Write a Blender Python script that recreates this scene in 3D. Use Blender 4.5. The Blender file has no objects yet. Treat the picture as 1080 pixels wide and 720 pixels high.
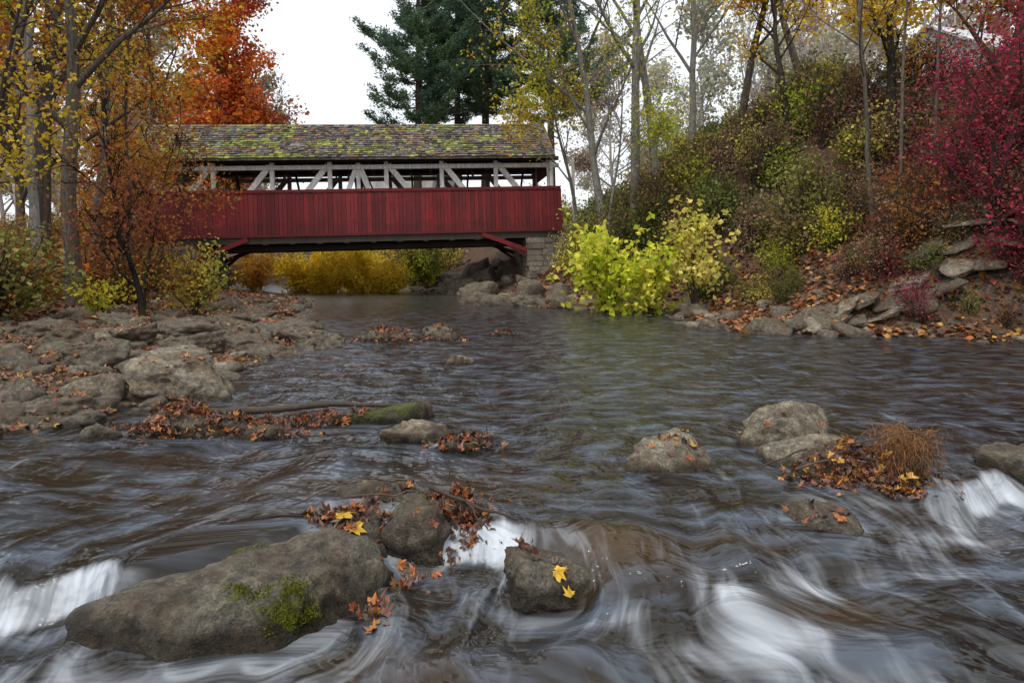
import bpy, bmesh, math, random
import numpy as np
from mathutils import Vector, Matrix
from mathutils.bvhtree import BVHTree
random.seed(3)
RNG = np.random.default_rng(7)
scene = bpy.context.scene

# ------------------------------------------------------------------ helpers
def lerp(a, b, t): return a + (b - a) * t
def sstep(x, a, b):
    t = np.clip((x - a) / (b - a), 0, 1); return t * t * (3 - 2 * t)
def _h(i, j, k, seed):
    n = (i.astype(np.int64) * 374761393 + j.astype(np.int64) * 668265263 + k.astype(np.int64) * 2147483647 + seed * 1274126177) & 0xFFFFFFFF
    n = ((n ^ (n >> 13)) * 1274126177) & 0xFFFFFFFF
    n = ((n ^ (n >> 16)) * 2246822519) & 0xFFFFFFFF
    n = n ^ (n >> 15)
    return (n & 0xFFFFFF) / float(0xFFFFFF)
def vnoise(x, y, z=None, seed=0):
    x = np.asarray(x, float); y = np.asarray(y, float)
    i, j = np.floor(x), np.floor(y); fx, fy = x - i, y - j
    fx = fx * fx * (3 - 2 * fx); fy = fy * fy * (3 - 2 * fy)
    i = i.astype(np.int64); j = j.astype(np.int64)
    if z is None:
        k = np.zeros_like(i)
        def L2(a, b): return _h(i + a, j + b, k, seed)
        return lerp(lerp(L2(0,0), L2(1,0), fx), lerp(L2(0,1), L2(1,1), fx), fy) * 2 - 1
    z = np.asarray(z, float); k = np.floor(z); fz = z - k; fz = fz * fz * (3 - 2 * fz); k = k.astype(np.int64)
    def L(a, b, c): return _h(i + a, j + b, k + c, seed)
    x00 = lerp(L(0,0,0), L(1,0,0), fx); x10 = lerp(L(0,1,0), L(1,1,0), fx)
    x01 = lerp(L(0,0,1), L(1,0,1), fx); x11 = lerp(L(0,1,1), L(1,1,1), fx)
    return lerp(lerp(x00, x10, fy), lerp(x01, x11, fy), fz) * 2 - 1
def fbm(x, y, z=None, o=4, seed=0):
    s = 0; a = 1; t = 0; f = 1
    for q in range(o):
        s = s + a * vnoise(x * f, y * f, None if z is None else z * f, seed + q * 17)
        t += a; a *= .5; f *= 2.03
    return s / t

class MB:
    def __init__(s): s.V = []; s.F = []; s.C = []; s.n = 0
    def add(s, v, f, mat=0, col=(1, 1, 1), smooth=False):
        v = np.asarray(v, float).reshape(-1, 3); f = np.asarray(f, np.int64)
        c = np.asarray(col, float)
        if c.ndim == 1: c = np.tile(c, (len(v), 1))
        s.V.append(v); s.C.append(c); s.F.append((f + s.n, mat, smooth)); s.n += len(v)
    def box(s, x0, x1, y0, y1, z0, z1, mat=0, col=(1, 1, 1)):
        v = [(x0,y0,z0),(x1,y0,z0),(x1,y1,z0),(x0,y1,z0),(x0,y0,z1),(x1,y0,z1),(x1,y1,z1),(x0,y1,z1)]
        f = [(0,3,2,1),(4,5,6,7),(0,1,5,4),(1,2,6,5),(2,3,7,6),(3,0,4,7)]
        s.add(v, f, mat, col)
    def beam(s, p0, p1, w, d, mat=0, col=(1, 1, 1)):
        p0 = Vector(p0); p1 = Vector(p1); t = (p1 - p0).normalized()
        up = Vector((0, 1, 0)) if abs(t.y) < .9 else Vector((1, 0, 0))
        a = t.cross(up).normalized() * (w / 2); b = t.cross(a).normalized() * (d / 2)
        v = []
        for p in (p0, p1):
            for sa, sb in ((-1,-1),(1,-1),(1,1),(-1,1)): v.append(tuple(p + a * sa + b * sb))
        f = [(0,3,2,1),(4,5,6,7),(0,1,5,4),(1,2,6,5),(2,3,7,6),(3,0,4,7)]
        s.add(v, f, mat, col)
    def mesh(s, name, mats, extra=None):
        me = bpy.data.meshes.new(name)
        V = np.concatenate(s.V); C = np.concatenate(s.C)
        loops = []; starts = []; mi = []; sm = []; pos = 0
        for f, m, smo in s.F:
            k = f.shape[1]; n = f.shape[0]
            loops.append(f.ravel()); starts.append(pos + np.arange(n) * k); pos += n * k
            mi.append(np.full(n, m)); sm.append(np.full(n, smo))
        loops = np.concatenate(loops); starts = np.concatenate(starts); mi = np.concatenate(mi); sm = np.concatenate(sm)
        me.vertices.add(len(V)); me.vertices.foreach_set('co', V.astype(np.float32).ravel())
        me.loops.add(len(loops)); me.loops.foreach_set('vertex_index', loops.astype(np.int32))
        me.polygons.add(len(starts)); me.polygons.foreach_set('loop_start', starts.astype(np.int32))
        for m in mats: me.materials.append(m)
        me.polygons.foreach_set('material_index', mi.astype(np.int32))
        me.polygons.foreach_set('use_smooth', sm.astype(bool))
        me.update(calc_edges=True)
        ca = me.color_attributes.new('Col', 'FLOAT_COLOR', 'POINT')
        ca.data.foreach_set('color', np.c_[C, np.ones(len(C))].astype(np.float32).ravel())
        if extra:
            for nm, arr in extra.items():
                arr = np.asarray(arr, np.float32)
                if arr.ndim == 1:
                    a = me.attributes.new(nm, 'FLOAT', 'POINT'); a.data.foreach_set('value', arr)
                else:
                    a = me.attributes.new(nm, 'FLOAT_VECTOR', 'POINT'); a.data.foreach_set('vector', arr.ravel())
        return me
    def obj(s, name, mats, extra=None, parent=None):
        o = bpy.data.objects.new(name, s.mesh(name, mats, extra)); scene.collection.objects.link(o)
        if parent: o.parent = parent
        return o
def empty(name, loc=(0, 0, 0)):
    e = bpy.data.objects.new(name, None); e.location = loc; scene.collection.objects.link(e); return e

def tubes(mb, P, R, sides, mat, col):
    P = np.asarray(P, float); R = np.asarray(R, float); M, n, _ = P.shape
    T = np.gradient(P, axis=1); T /= np.linalg.norm(T, axis=2, keepdims=True) + 1e-9
    tm = np.abs(T.mean(axis=1)[:, 2]) > .8
    ref = np.where(tm[:, None], np.array([[1., 0, 0]]), np.array([[0, 0, 1.]]))[:, None, :]
    U = np.cross(T, np.broadcast_to(ref, T.shape)); U /= np.linalg.norm(U, axis=2, keepdims=True) + 1e-9
    W = np.cross(T, U); a = np.arange(sides) * 2 * math.pi / sides
    V = P[:, :, None, :] + R[:, :, None, None] * (np.cos(a)[None, None, :, None] * U[:, :, None, :] + np.sin(a)[None, None, :, None] * W[:, :, None, :])
    m, i, j = np.meshgrid(np.arange(M), np.arange(n - 1), np.arange(sides), indexing='ij')
    j2 = (j + 1) % sides; b = m * n * sides
    f = np.stack([b + i*sides + j, b + i*sides + j2, b + (i+1)*sides + j2, b + (i+1)*sides + j], -1).reshape(-1, 4)
    c = np.asarray(col, float)
    if c.ndim == 2: c = np.repeat(c, n * sides, axis=0)
    mb.add(V.reshape(-1, 3), f, mat, c, smooth=True)

def rand_dirs(rng, n, zb=0.0):
    d = rng.normal(size=(n, 3)); d[:, 2] += zb; return d / np.linalg.norm(d, axis=1, keepdims=True)
def leaves(mb, C, size, col, rng, mat, aspect=.38, zb=.8, along=None, sag=-.2):
    N = len(C)
    if N == 0: return
    nrm = rand_dirs(rng, N, zb)
    a = rand_dirs(rng, N) if along is None else along
    a = a - nrm * np.sum(a * nrm, 1, keepdims=True) * (0 if along is not None else 1)
    a[:, 2] += sag if along is None else 0
    a /= np.linalg.norm(a, axis=1, keepdims=True) + 1e-9
    b = np.cross(nrm, a); b /= np.linalg.norm(b, axis=1, keepdims=True) + 1e-9
    s = (size * rng.uniform(.6, 1.3, N))[:, None]
    up = np.cross(a, b)
    v = np.stack([C - a*s*.5, C + b*s*aspect + up*s*.1, C + a*s*.5, C - b*s*aspect + up*s*.1], 1).reshape(-1, 3)
    mb.add(v, np.arange(4 * N).reshape(-1, 4), mat, np.repeat(col, 4, axis=0))
_half = [(-68,.42),(-48,.36),(-18,.72),(2,.5),(22,.72),(40,.92),(60,.56)]
_out = [(r*math.cos(math.radians(a)), r*math.sin(math.radians(a))) for a, r in _half] + [(0, 1.05)] + [(-r*math.cos(math.radians(a)), r*math.sin(math.radians(a))) for a, r in reversed(_half)]
LT = np.array([(0, -.12)] + _out)
def lobed(mb, C, nrm, size, col, rng, mat, curl=.5):
    N = len(C); k = len(LT)
    a = rand_dirs(rng, N); a -= nrm * np.sum(a*nrm, 1, keepdims=True); a /= np.linalg.norm(a, axis=1, keepdims=True)
    b = np.cross(nrm, a); s = (size * rng.uniform(.5, 1.3, N))[:, None, None]; nar = rng.uniform(.55, 1.05, (N, 1))
    c1 = rng.uniform(-curl, curl*1.6, (N, 1)); c2 = rng.uniform(-curl, curl*1.6, (N, 1)); x = LT[:, 0][None]*nar; y = LT[:, 1][None] + 0*nar
    z = c1*x*x + c2*y*y + .1*rng.normal(size=(N, k))*(np.abs(x)+np.abs(y))
    v = C[:, None, :] + s*(.5*x[:, :, None]*b[:, None, :] + .5*y[:, :, None]*a[:, None, :] + .5*z[:, :, None]*nrm[:, None, :])
    tri = np.array([(0, i, i+1) for i in range(1, k-1)])
    f = (tri[None] + (np.arange(N)*k)[:, None, None]).reshape(-1, 3)
    cc = np.repeat(col, k, axis=0).reshape(N, k, 3); cc[:, 0] *= .65; cc[:, 1:] *= rng.uniform(.75, 1.2, (N, k-1, 1))
    mb.add(v.reshape(-1, 3), f, mat, cc.reshape(-1, 3))
def pick(rng, pal, N, C=None, scale=1.0, var=.25):
    pal = np.array(pal, float)
    if C is not None:
        t = (fbm(C[:,0]*scale, C[:,1]*scale, C[:,2]*scale, 2, seed=int(rng.integers(99)))*.9 + .5 + rng.normal(0, .22, N))
        idx = np.clip((t*len(pal)).astype(int), 0, len(pal)-1)
    else: idx = rng.integers(0, len(pal), N)
    return pal[idx] * (1 + rng.uniform(-var, var, (N, 1)))

# ------------------------------------------------------------------ materials
def newmat(name):
    m = bpy.data.materials.new(name); m.use_nodes = True; nt = m.node_tree
    for n in list(nt.nodes): nt.nodes.remove(n)
    return m, nt
def N(nt, t, **kw):
    n = nt.nodes.new(t)
    for k, v in kw.items(): setattr(n, k, v)
    return n
def ramp(nt, fac, stops, interp='LINEAR'):
    r = nt.nodes.new('ShaderNodeValToRGB'); r.color_ramp.interpolation = interp
    while len(r.color_ramp.elements) > 1: r.color_ramp.elements.remove(r.color_ramp.elements[-1])
    for i, (p, c) in enumerate(stops):
        e = r.color_ramp.elements[0] if i == 0 else r.color_ramp.elements.new(p)
        e.position = p; e.color = (c[0], c[1], c[2], 1) if hasattr(c, '__len__') else (c, c, c, 1)
    nt.links.new(fac, r.inputs[0]); return r.outputs[0]
def mix(nt, fac, a, b, mode='MIX'):
    m = nt.nodes.new('ShaderNodeMix'); m.data_type = 'RGBA'; m.blend_type = mode
    for s, v in ((m.inputs[0], fac), (m.inputs[6], a), (m.inputs[7], b)):
        if isinstance(v, bpy.types.NodeSocket): nt.links.new(v, s)
        elif hasattr(v, '__len__'): s.default_value = (v[0], v[1], v[2], 1)
        else: s.default_value = v
    return m.outputs[2]
def math_(nt, op, a, b=None, clamp=False):
    m = nt.nodes.new('ShaderNodeMath'); m.operation = op; m.use_clamp = clamp
    for i, v in enumerate((a, b)):
        if v is None: continue
        if isinstance(v, bpy.types.NodeSocket): nt.links.new(v, m.inputs[i])
        else: m.inputs[i].default_value = v
    return m.outputs[0]
def noise(nt, vec, scale, detail=4, rough=.55, mapscale=None):
    if mapscale:
        mp = N(nt, 'ShaderNodeMapping'); mp.inputs['Scale'].default_value = mapscale; nt.links.new(vec, mp.inputs[0]); vec = mp.outputs[0]
    n = N(nt, 'ShaderNodeTexNoise'); n.inputs['Scale'].default_value = scale; n.inputs['Detail'].default_value = detail; n.inputs['Roughness'].default_value = rough
    nt.links.new(vec, n.inputs['Vector']); return n.outputs['Fac']
def out(nt, sh): o = N(nt, 'ShaderNodeOutputMaterial'); nt.links.new(sh, o.inputs[0])
def bump(nt, h, strength, dist):
    b = N(nt, 'ShaderNodeBump'); b.inputs['Strength'].default_value = strength; b.inputs['Distance'].default_value = dist
    nt.links.new(h, b.inputs['Height']); return b.outputs[0]
def attr(nt, name): a = N(nt, 'ShaderNodeAttribute'); a.attribute_name = name; return a

def leaf_mat(name, trans=.35, objvar=0.0):
    m, nt = newmat(name); c = attr(nt, 'Col').outputs['Color']
    if objvar:
        oi = N(nt, 'ShaderNodeObjectInfo'); hs = N(nt, 'ShaderNodeHueSaturation')
        nt.links.new(c, hs.inputs['Color'])
        nt.links.new(math_(nt, 'ADD', math_(nt, 'MULTIPLY', oi.outputs['Random'], .05*objvar), .5-.025*objvar), hs.inputs['Hue'])
        v = math_(nt, 'ADD', math_(nt, 'MULTIPLY', math_(nt, 'FRACT', math_(nt, 'MULTIPLY', oi.outputs['Random'], 7.3)), .6*objvar), 1-.3*objvar)
        nt.links.new(v, hs.inputs['Value']); c = hs.outputs[0]
    p = N(nt, 'ShaderNodeBsdfDiffuse'); nt.links.new(c, p.inputs['Color'])
    if trans > .2:
        t = N(nt, 'ShaderNodeBsdfTranslucent'); nt.links.new(c, t.inputs[0])
        ms = N(nt, 'ShaderNodeMixShader'); ms.inputs[0].default_value = trans
        nt.links.new(p.outputs[0], ms.inputs[1]); nt.links.new(t.outputs[0], ms.inputs[2]); out(nt, ms.outputs[0])
    else:
        p = N(nt, 'ShaderNodeBsdfPrincipled'); p.inputs['Roughness'].default_value = .45; nt.links.new(c, p.inputs['Base Color']); out(nt, p.outputs[0])
    return m
def bark_mat(name):
    m, nt = newmat(name); c = attr(nt, 'Col').outputs['Color']; g = N(nt, 'ShaderNodeNewGeometry').outputs['Position']
    n1 = noise(nt, g, 6, 3, .65, (4, 4, .8)); n2 = noise(nt, g, 1.2, 2)
    c = mix(nt, 1, c, ramp(nt, n1, [(.3, .45), (.65, 1.35)]), 'MULTIPLY')
    c = mix(nt, ramp(nt, n2, [(.5, 0), (.7, .35)]), c, (.09, .1, .05))
    p = N(nt, 'ShaderNodeBsdfDiffuse'); nt.links.new(c, p.inputs['Color'])
    nt.links.new(bump(nt, n1, .6, .03), p.inputs['Normal']); out(nt, p.outputs[0]); return m
LEAF = leaf_mat('leaf', .4, 0); LEAFV = leaf_mat('leaf_varied', .35, 1.0); DRY = leaf_mat('fallen_leaf', .12); BARK = bark_mat('bark')

def rock_mat(name, wl=0.0, tint=(.17, .15, .125), mossy=.3):
    m, nt = newmat(name); g = N(nt, 'ShaderNodeNewGeometry'); P = g.outputs['Position']
    n1 = noise(nt, P, 3.2, 6, .65); n2 = noise(nt, P, 17, 6, .75); n3 = noise(nt, P, 85, 4, .75); nl = noise(nt, P, 6, 4, .7, (1.2, 1, 5))
    t = np.array(tint)
    c = ramp(nt, n1, [(.32, t*.35), (.45, t*np.array((.9, .82, .72))), (.55, t*1.1), (.68, t*1.8)])
    c = mix(nt, .9, c, ramp(nt, n2, [(.36, .35), (.5, .95), (.64, 1.65)]), 'MULTIPLY')
    c = mix(nt, .8, c, ramp(nt, n3, [(.36, .5), (.64, 1.5)]), 'MULTIPLY')
    c = mix(nt, .6, c, ramp(nt, nl, [(.35, .45), (.6, 1.25)]), 'MULTIPLY')
    vo = noise(nt, P, 8, 5, .8)
    c = mix(nt, ramp(nt, vo, [(.575, 0), (.62, .5)]), c, (.27, .255, .19))
    c = mix(nt, ramp(nt, noise(nt, P, 2.3, 4, .7), [(.5, 0), (.62, .5)]), c, (.12, .07, .033))
    sx = N(nt, 'ShaderNodeSeparateXYZ'); nt.links.new(g.outputs['Normal'], sx.inputs[0])
    sp = N(nt, 'ShaderNodeSeparateXYZ'); nt.links.new(P, sp.inputs[0])
    ms = attr(nt, 'moss').outputs['Fac']
    up = ramp(nt, sx.outputs['Z'], [(.2, 0), (.8, 1)])
    mm = math_(nt, 'MULTIPLY', ramp(nt, n1, [(.48, 0), (.62, mossy)]), up)
    mm = math_(nt, 'MULTIPLY', mm, ramp(nt, n2, [(.4, 0), (.55, 1)]))
    mm2 = math_(nt, 'ADD', mm, ramp(nt, math_(nt, 'ADD', ms, math_(nt, 'MULTIPLY', math_(nt, 'SUBTRACT', n2, .5), 1.4)), [(.42, 0), (.62, 1)]), True)
    c = mix(nt, mm2, c, ramp(nt, n3, [(.35, (.035, .045, .008)), (.65, (.16, .17, .03))]))
    wz = math_(nt, 'ADD', sp.outputs['Z'], math_(nt, 'MULTIPLY', math_(nt, 'SUBTRACT', n1, .5), .12))
    wet = N(nt, 'ShaderNodeMapRange'); wet.interpolation_type = 'SMOOTHSTEP'; wet.inputs['From Min'].default_value = wl + .015; wet.inputs['From Max'].default_value = wl + .085; wet.inputs['To Min'].default_value = 1; wet.inputs['To Max'].default_value = 0
    nt.links.new(wz, wet.inputs[0]); w = wet.outputs[0]
    c = mix(nt, w, c, mix(nt, 1, c, (.3, .27, .22), 'MULTIPLY'))
    p = N(nt, 'ShaderNodeBsdfPrincipled'); nt.links.new(c, p.inputs['Base Color'])
    nt.links.new(math_(nt, 'SUBTRACT', .7, math_(nt, 'MULTIPLY', w, .45)), p.inputs['Roughness'])
    h = math_(nt, 'ADD', math_(nt, 'MULTIPLY', n2, .9), math_(nt, 'ADD', math_(nt, 'MULTIPLY', n3, .4), math_(nt, 'MULTIPLY', mm2, .4)))
    nt.links.new(bump(nt, h, 1.0, .045), p.inputs['Normal']); out(nt, p.outputs[0]); return m
ROCK = rock_mat('river_rock', 0.0, (.16, .138, .102)); ROCKLOW = rock_mat('river_rock_low', -.12, (.15, .132, .105), .45); ROCKPALE = rock_mat('pale_rock', 0.0, (.28, .245, .185), .2)
ROCKBANK = rock_mat('bank_rock', -.3, (.155, .13, .098), .45)

def simple_mat(name, rough=.8, nscale=8, lo=.6, hi=1.3, stretch=None, bmp=.3, bd=.01):
    m, nt = newmat(name); c = attr(nt, 'Col').outputs['Color']; tc = N(nt, 'ShaderNodeTexCoord').outputs['Object']
    n1 = noise(nt, tc, nscale, 5, .65, stretch); n2 = noise(nt, tc, nscale*.15, 3)
    c = mix(nt, 1, c, ramp(nt, n1, [(.3, lo), (.7, hi)]), 'MULTIPLY'); c = mix(nt, .7, c, ramp(nt, n2, [(.3, lo), (.7, hi)]), 'MULTIPLY')
    p = N(nt, 'ShaderNodeBsdfPrincipled'); p.inputs['Roughness'].default_value = rough; nt.links.new(c, p.inputs['Base Color'])
    nt.links.new(bump(nt, n1, bmp, bd), p.inputs['Normal']); out(nt, p.outputs[0]); return m
WOOD = simple_mat('painted_wood', .7, 6, .6, 1.2, (3, 3, .5)); SHINGLE = simple_mat('shingle', .9, 9, .5, 1.4); MASON = simple_mat('masonry', .9, 12, .55, 1.35, None, .6, .02)
TWIG = simple_mat('twig', .8, 30, .6, 1.3)

# ------------------------------------------------------------------ terrain function
_yl = [-30, 0, 2, 4.5, 5.4, 7, 9.6, 12.8, 17, 22, 26, 32, 40, 60, 100, 400]
_xl = [-3.8, -3.7, -3.6, -3.3, -3.1, -3.0, -3.1, -3.9, -5.2, -6.8, -7.8, -10.2, -14, -28, -62, -330]
_yr = [-30, 0, 8, 10.4, 11, 12, 12.8, 15, 18.5, 20, 21.4, 23, 26, 33, 40, 60, 100, 400]
_xr = [9.8, 9.5, 9.2, 9.0, 7.6, 5.4, 3.9, 3.9, 4.3, 3.2, 1.1, .2, -1.0, -1.3, -5, -16, -48, -315]
BA = (-16.8, 31.0); BB = (1.8, 33.5)
def ground(x, y):
    x = np.asarray(x, float); y = np.asarray(y, float)
    w = .22 * fbm(x*.9, y*.9, None, 3, 5)
    XL = np.interp(y, _yl, _xl) + w; XR = np.interp(y, _yr, _xr) + w
    dl = XL - x; dr = x - XR; din = np.minimum(x - XL, XR - x)
    zl = -.02 + .07*np.clip(dl, 0, 5.5) + .2*np.clip(dl-5.5, 0, 40); zl = np.minimum(zl, 3.0 + .02*np.clip(dl, 0, 100))
    cap = 3.3 + 3.6*sstep(x, 4, 12) * sstep(-y, -48, -26) + .6
    zr = -.02 + .12*np.clip(dr, 0, 1.6) + .72*np.clip(dr-1.6, 0, 40); zr = cap - np.log1p(np.exp(np.clip((cap-zr)*2.2, -30, 30)))/2.2
    zr = np.where(dr < .8, -.02 + .12*np.clip(dr, 0, 1), zr); zr = np.maximum(zr, -.02 + .1*np.clip(dr, 0, 1))
    zb = -.02 - .42*sstep(din, 0, 1.3)
    z = np.where(dl > 0, zl, np.where(dr > 0, zr, zb))
    land = sstep(np.maximum(dl, dr), .5, 5)
    z = z + land*(.25*fbm(x*.35, y*.35, None, 3, 9)) + np.where(np.maximum(dl, dr) > 0, .05, .04)*fbm(x*1.8, y*1.8, None, 4, 11)
    z = z + land*sstep(y, 46, 120)*5
    ax = (BB[0]-BA[0])/18.77; ay = (BB[1]-BA[1])/18.77
    s = (x-BA[0])*ax + (y-BA[1])*ay; t = -(x-BA[0])*ay + (y-BA[1])*ax - 2.3
    el = 2.75 - 1.1*np.clip(s + .9, 0, 20) - .8*np.clip(np.abs(t)-3, 0, 30)
    er = 3.35 - 2.2*np.clip(19.4 - s, 0, 20) - 1.4*np.clip(np.abs(t)-2.1, 0, 30)
    z = np.where((s < 6), np.maximum(z, el), z); z = np.where(s > 12, np.maximum(z, er), z)
    return z
def G(x, y): return float(ground(np.array([x]), np.array([y]))[0])

def grid_mesh(xs, ys, zf):
    X, Y = np.meshgrid(xs, ys); Z = zf(X, Y); ny, nx = X.shape
    i, j = np.meshgrid(np.arange(ny-1), np.arange(nx-1), indexing='ij'); a = i*nx + j
    return X, Y, Z, np.stack([a, a+1, a+nx+1, a+nx], -1).reshape(-1, 4)
def nonuni(c, dense, step, far, growth):
    r = list(np.arange(0, dense, step)); d = step
    while r[-1] < far: d *= growth; r.append(r[-1] + d)
    return r
rp = nonuni(0, 12, .15, 500, 1.08); xs = np.array([-v for v in reversed(rp[1:])] + rp)
ys = np.array([-v for v in reversed(nonuni(0, .5, .3, 60, 1.3)[1:])] + list(np.arange(0, 30, .15)) + [30 + v for v in nonuni(0, 8, .25, 600, 1.08)[1:]])
X, Y, Z, F = grid_mesh(xs, ys, ground)
m, nt = newmat('forest_floor'); g = N(nt, 'ShaderNodeNewGeometry'); P = g.outputs['Position']
n1 = noise(nt, P, 1.1, 5); n2 = noise(nt, P, 14, 6, .7)
c = ramp(nt, n1, [(.35, (.05, .038, .024)), (.55, (.10, .062, .035)), (.7, (.16, .085, .04))])
c = mix(nt, 1, c, ramp(nt, n2, [(.3, (.4, .4, .4)), (.55, (1, 1, 1)), (.7, (1.9, 1.5, 1.1))]), 'MULTIPLY')
vor = N(nt, 'ShaderNodeTexVoronoi'); vor.inputs['Scale'].default_value = 16; nt.links.new(P, vor.inputs['Vector'])
hs = ramp(nt, vor.outputs['Color'], [(0, (.05, .04, .03)), (.35, (.2, .075, .025)), (.6, (.12, .1, .08)), (.8, (.30, .15, .04)), (1, (.1, .05, .03))], 'CONSTANT')
c = mix(nt, ramp(nt, n2, [(.42, 0), (.55, .75)]), c, hs)
sp = N(nt, 'ShaderNodeSeparateXYZ'); nt.links.new(P, sp.inputs[0]); wet = ramp(nt, math_(nt, 'ADD', sp.outputs['Z'], .5), [(.48, .35), (.6, 1)])
c = mix(nt, 1, c, wet, 'MULTIPLY')
p = N(nt, 'ShaderNodeBsdfPrincipled'); p.inputs['Roughness'].default_value = .85; nt.links.new(c, p.inputs['Base Color'])
nt.links.new(bump(nt, math_(nt, 'ADD', n2, vor.outputs['Distance']), .8, .05), p.inputs['Normal']); out(nt, p.outputs[0]); GROUNDM = m
mb = MB(); mb.add(np.stack([X, Y, Z], -1).reshape(-1, 3), F, 0, (1, 1, 1), True); mb.obj('ground', [GROUNDM])

# ------------------------------------------------------------------ rocks
_ico = {}
def ico(sub):
    if sub not in _ico:
        bm = bmesh.new(); bmesh.ops.create_icosphere(bm, subdivisions=sub, radius=1)
        _ico[sub] = (np.array([v.co[:] for v in bm.verts]), np.array([[v.index for v in f.verts] for f in bm.faces])); bm.free()
    return _ico[sub]
def rock_geo(rng, sub, w, d, zt, zb, flat=False, rough=.10, p=24, npl=13, strata=.45):
    D, Fc = ico(sub); D = D / np.linalg.norm(D, axis=1, keepdims=True)
    nr = rand_dirs(rng, npl); off = rng.uniform(.66, 1.0, npl)
    tz = rng.uniform(-.22, .22, 2)
    nr = np.vstack([nr, [(tz[0], tz[1], 1), (0, 0, -1)]]); off = np.append(off, [.5 if flat else .68, .6])
    s = rng.uniform(0, 50)
    wa = .05
    Dw = D + wa*np.stack([fbm(D[:,0]*3+s, D[:,1]*3, D[:,2]*3, 3, 13), fbm(D[:,0]*3, D[:,1]*3+s, D[:,2]*3, 3, 14), fbm(D[:,0]*3, D[:,1]*3, D[:,2]*3+s, 3, 15)], 1)
    dd = np.clip(Dw @ (nr / np.linalg.norm(nr, axis=1, keepdims=True)).T, 0, None) / off
    r = 1 / (np.sum(dd**p, 1) ** (1/p) + 1e-6); r = np.minimum(r, 1.4)
    r = r * (1 + rough*fbm(D[:,0]*1.7+s, D[:,1]*1.7, D[:,2]*1.7, 5, 3)*1.5)
    V = D * r[:, None]
    lo, hi = V.min(0), V.max(0); V = (V - (lo+hi)/2) / ((hi-lo)/2)
    V = V * np.array([w/2, d/2, (zt-zb)/2])
    sc = min(w, d)
    if sub >= 4:
        q = V / sc
        f1 = fbm(q[:,0]*6+s, q[:,1]*6, q[:,2]*8, 5, 21)
        V += D * (.045*sc*f1)[:, None]
        f2 = fbm(q[:,0]*2.6+s, q[:,1]*2.6, q[:,2]*5, 2, 27)*4; st = np.floor(f2) + sstep(f2-np.floor(f2), .38, .62)
        V -= D*np.array([1,1,.6])*(.030*sc*st)[:, None]
        lay = ((q[:,2]+.18*q[:,0]+.04*fbm(q[:,0]*3, q[:,1]*3, q[:,2]*3, 2, 6))*7+s) % 1
        V -= D*np.array([1,1,.15]) * (strata*.05*sc*sstep(lay, .5, .58)*(1-sstep(lay, .9, 1)))[:, None]
    return V, Fc
RV = []; RF = []; rn = 0; FLOWR = []
def rock(name, x, y, w, d, zt, zb=-.4, seed=0, rz=0, flat=False, mat=None, tilt=(0, 0), spots=(), sub=5, flow=True, rough=.1, rot=None, strata=.45, p=24):
    global rn
    rng = np.random.default_rng(seed*13+5); V, Fc = rock_geo(rng, sub, w, d, zt, zb, flat, rough, p, 13, strata)
    if rot is not None:
        R3 = np.array(Matrix.Rotation(rot[0], 3, 'X') @ Matrix.Rotation(rot[1], 3, 'Y')); V = V @ R3.T
    V[:, 2] += tilt[0]*V[:, 0] + tilt[1]*V[:, 1]; V[:, 2] += (zt - (zt+zb)/2) - V[:, 2].max()
    c, s = math.cos(rz), math.sin(rz); V = np.stack([V[:,0]*c - V[:,1]*s, V[:,0]*s + V[:,1]*c, V[:,2]], 1)
    L = np.array([x, y, (zt+zb)/2]); Wd = V + L; moss = np.zeros(len(V))
    for (mx, my, mz, mr) in spots: moss = np.maximum(moss, 1 - np.linalg.norm((Wd-np.array([mx, my, mz])), axis=1)/mr)
    mb = MB(); mb.add(V, Fc, 0, (1, 1, 1), True); o = mb.obj(name, [mat or ROCK], {'moss': np.clip(moss, 0, 1)}); o.location = L
    RV.append(Wd); RF.append(Fc + rn); rn += len(V)
    if flow and zt < .5: FLOWR.append((x, y, (w+d)*.25))
    return o
rock('boulder', -.99, 2.56, 1.1, .92, .085, -.55, 1, .15, False, ROCKLOW, (-.03, .10), [(-.72, 2.28, -.03, .22), (-1.1, 2.75, .06, .16), (-.95, 2.35, -.03, .09)], 6, rough=.06, strata=0, p=7)
rock('boulder', -.41, 3.0, .33, .34, .135, -.35, 2, .3, False, ROCKLOW, (-.1, .05), p=8)
rock('boulder', -.70, 3.0, .34, .3, .05, -.35, 3, .1, True, ROCKLOW)
rock('boulder', -.66, 3.28, .5, .3, .085, -.35, 4, -.2, True, ROCK, (.1, 0))
rock('boulder', -.25, 3.1, .28, .3, .09, -.35, 5, .5, False, ROCKLOW)
rock('boulder', .14, 2.66, .42, .3, .01, -.35, 6, -.25, True, ROCKLOW, (-.18, .1), p=10)
rock('boulder', .87, 3.92, .62, .36, .185, -.3, 7, .1, False, ROCKPALE, (-.12, .05), p=9)
rock('boulder', 1.80, 4.5, .78, .5, .28, -.3, 28, .15, False, ROCKPALE, (.08, .05), p=8)
rock('boulder', 1.70, 4.0, .5, .34, .17, -.3, 9, .0, False, ROCKPALE, (.1, 0), p=9)
rock('boulder', 1.92, 3.72, .74, .4, .10, -.3, 10, -.1, True, ROCK)
rock('boulder', 1.42, 3.18, .46, .28, .03, -.35, 11, -.1, True, ROCKLOW)
rock('boulder', 2.9, 3.85, .5, .42, .17, -.3, 12, .1, False, ROCK, p=10)
rock('boulder', -.65, 4.62, .5, .4, .10, -.3, 13, .1, False, ROCKPALE, (-.05, .05), p=12)
rock('boulder', -.3, 4.33, .38, .22, .05, -.3, 14, .1, True, ROCK)
rock('boulder', -2.72, 4.5, .3, .24, .12, -.3, 15, .1, False, ROCK)
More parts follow.
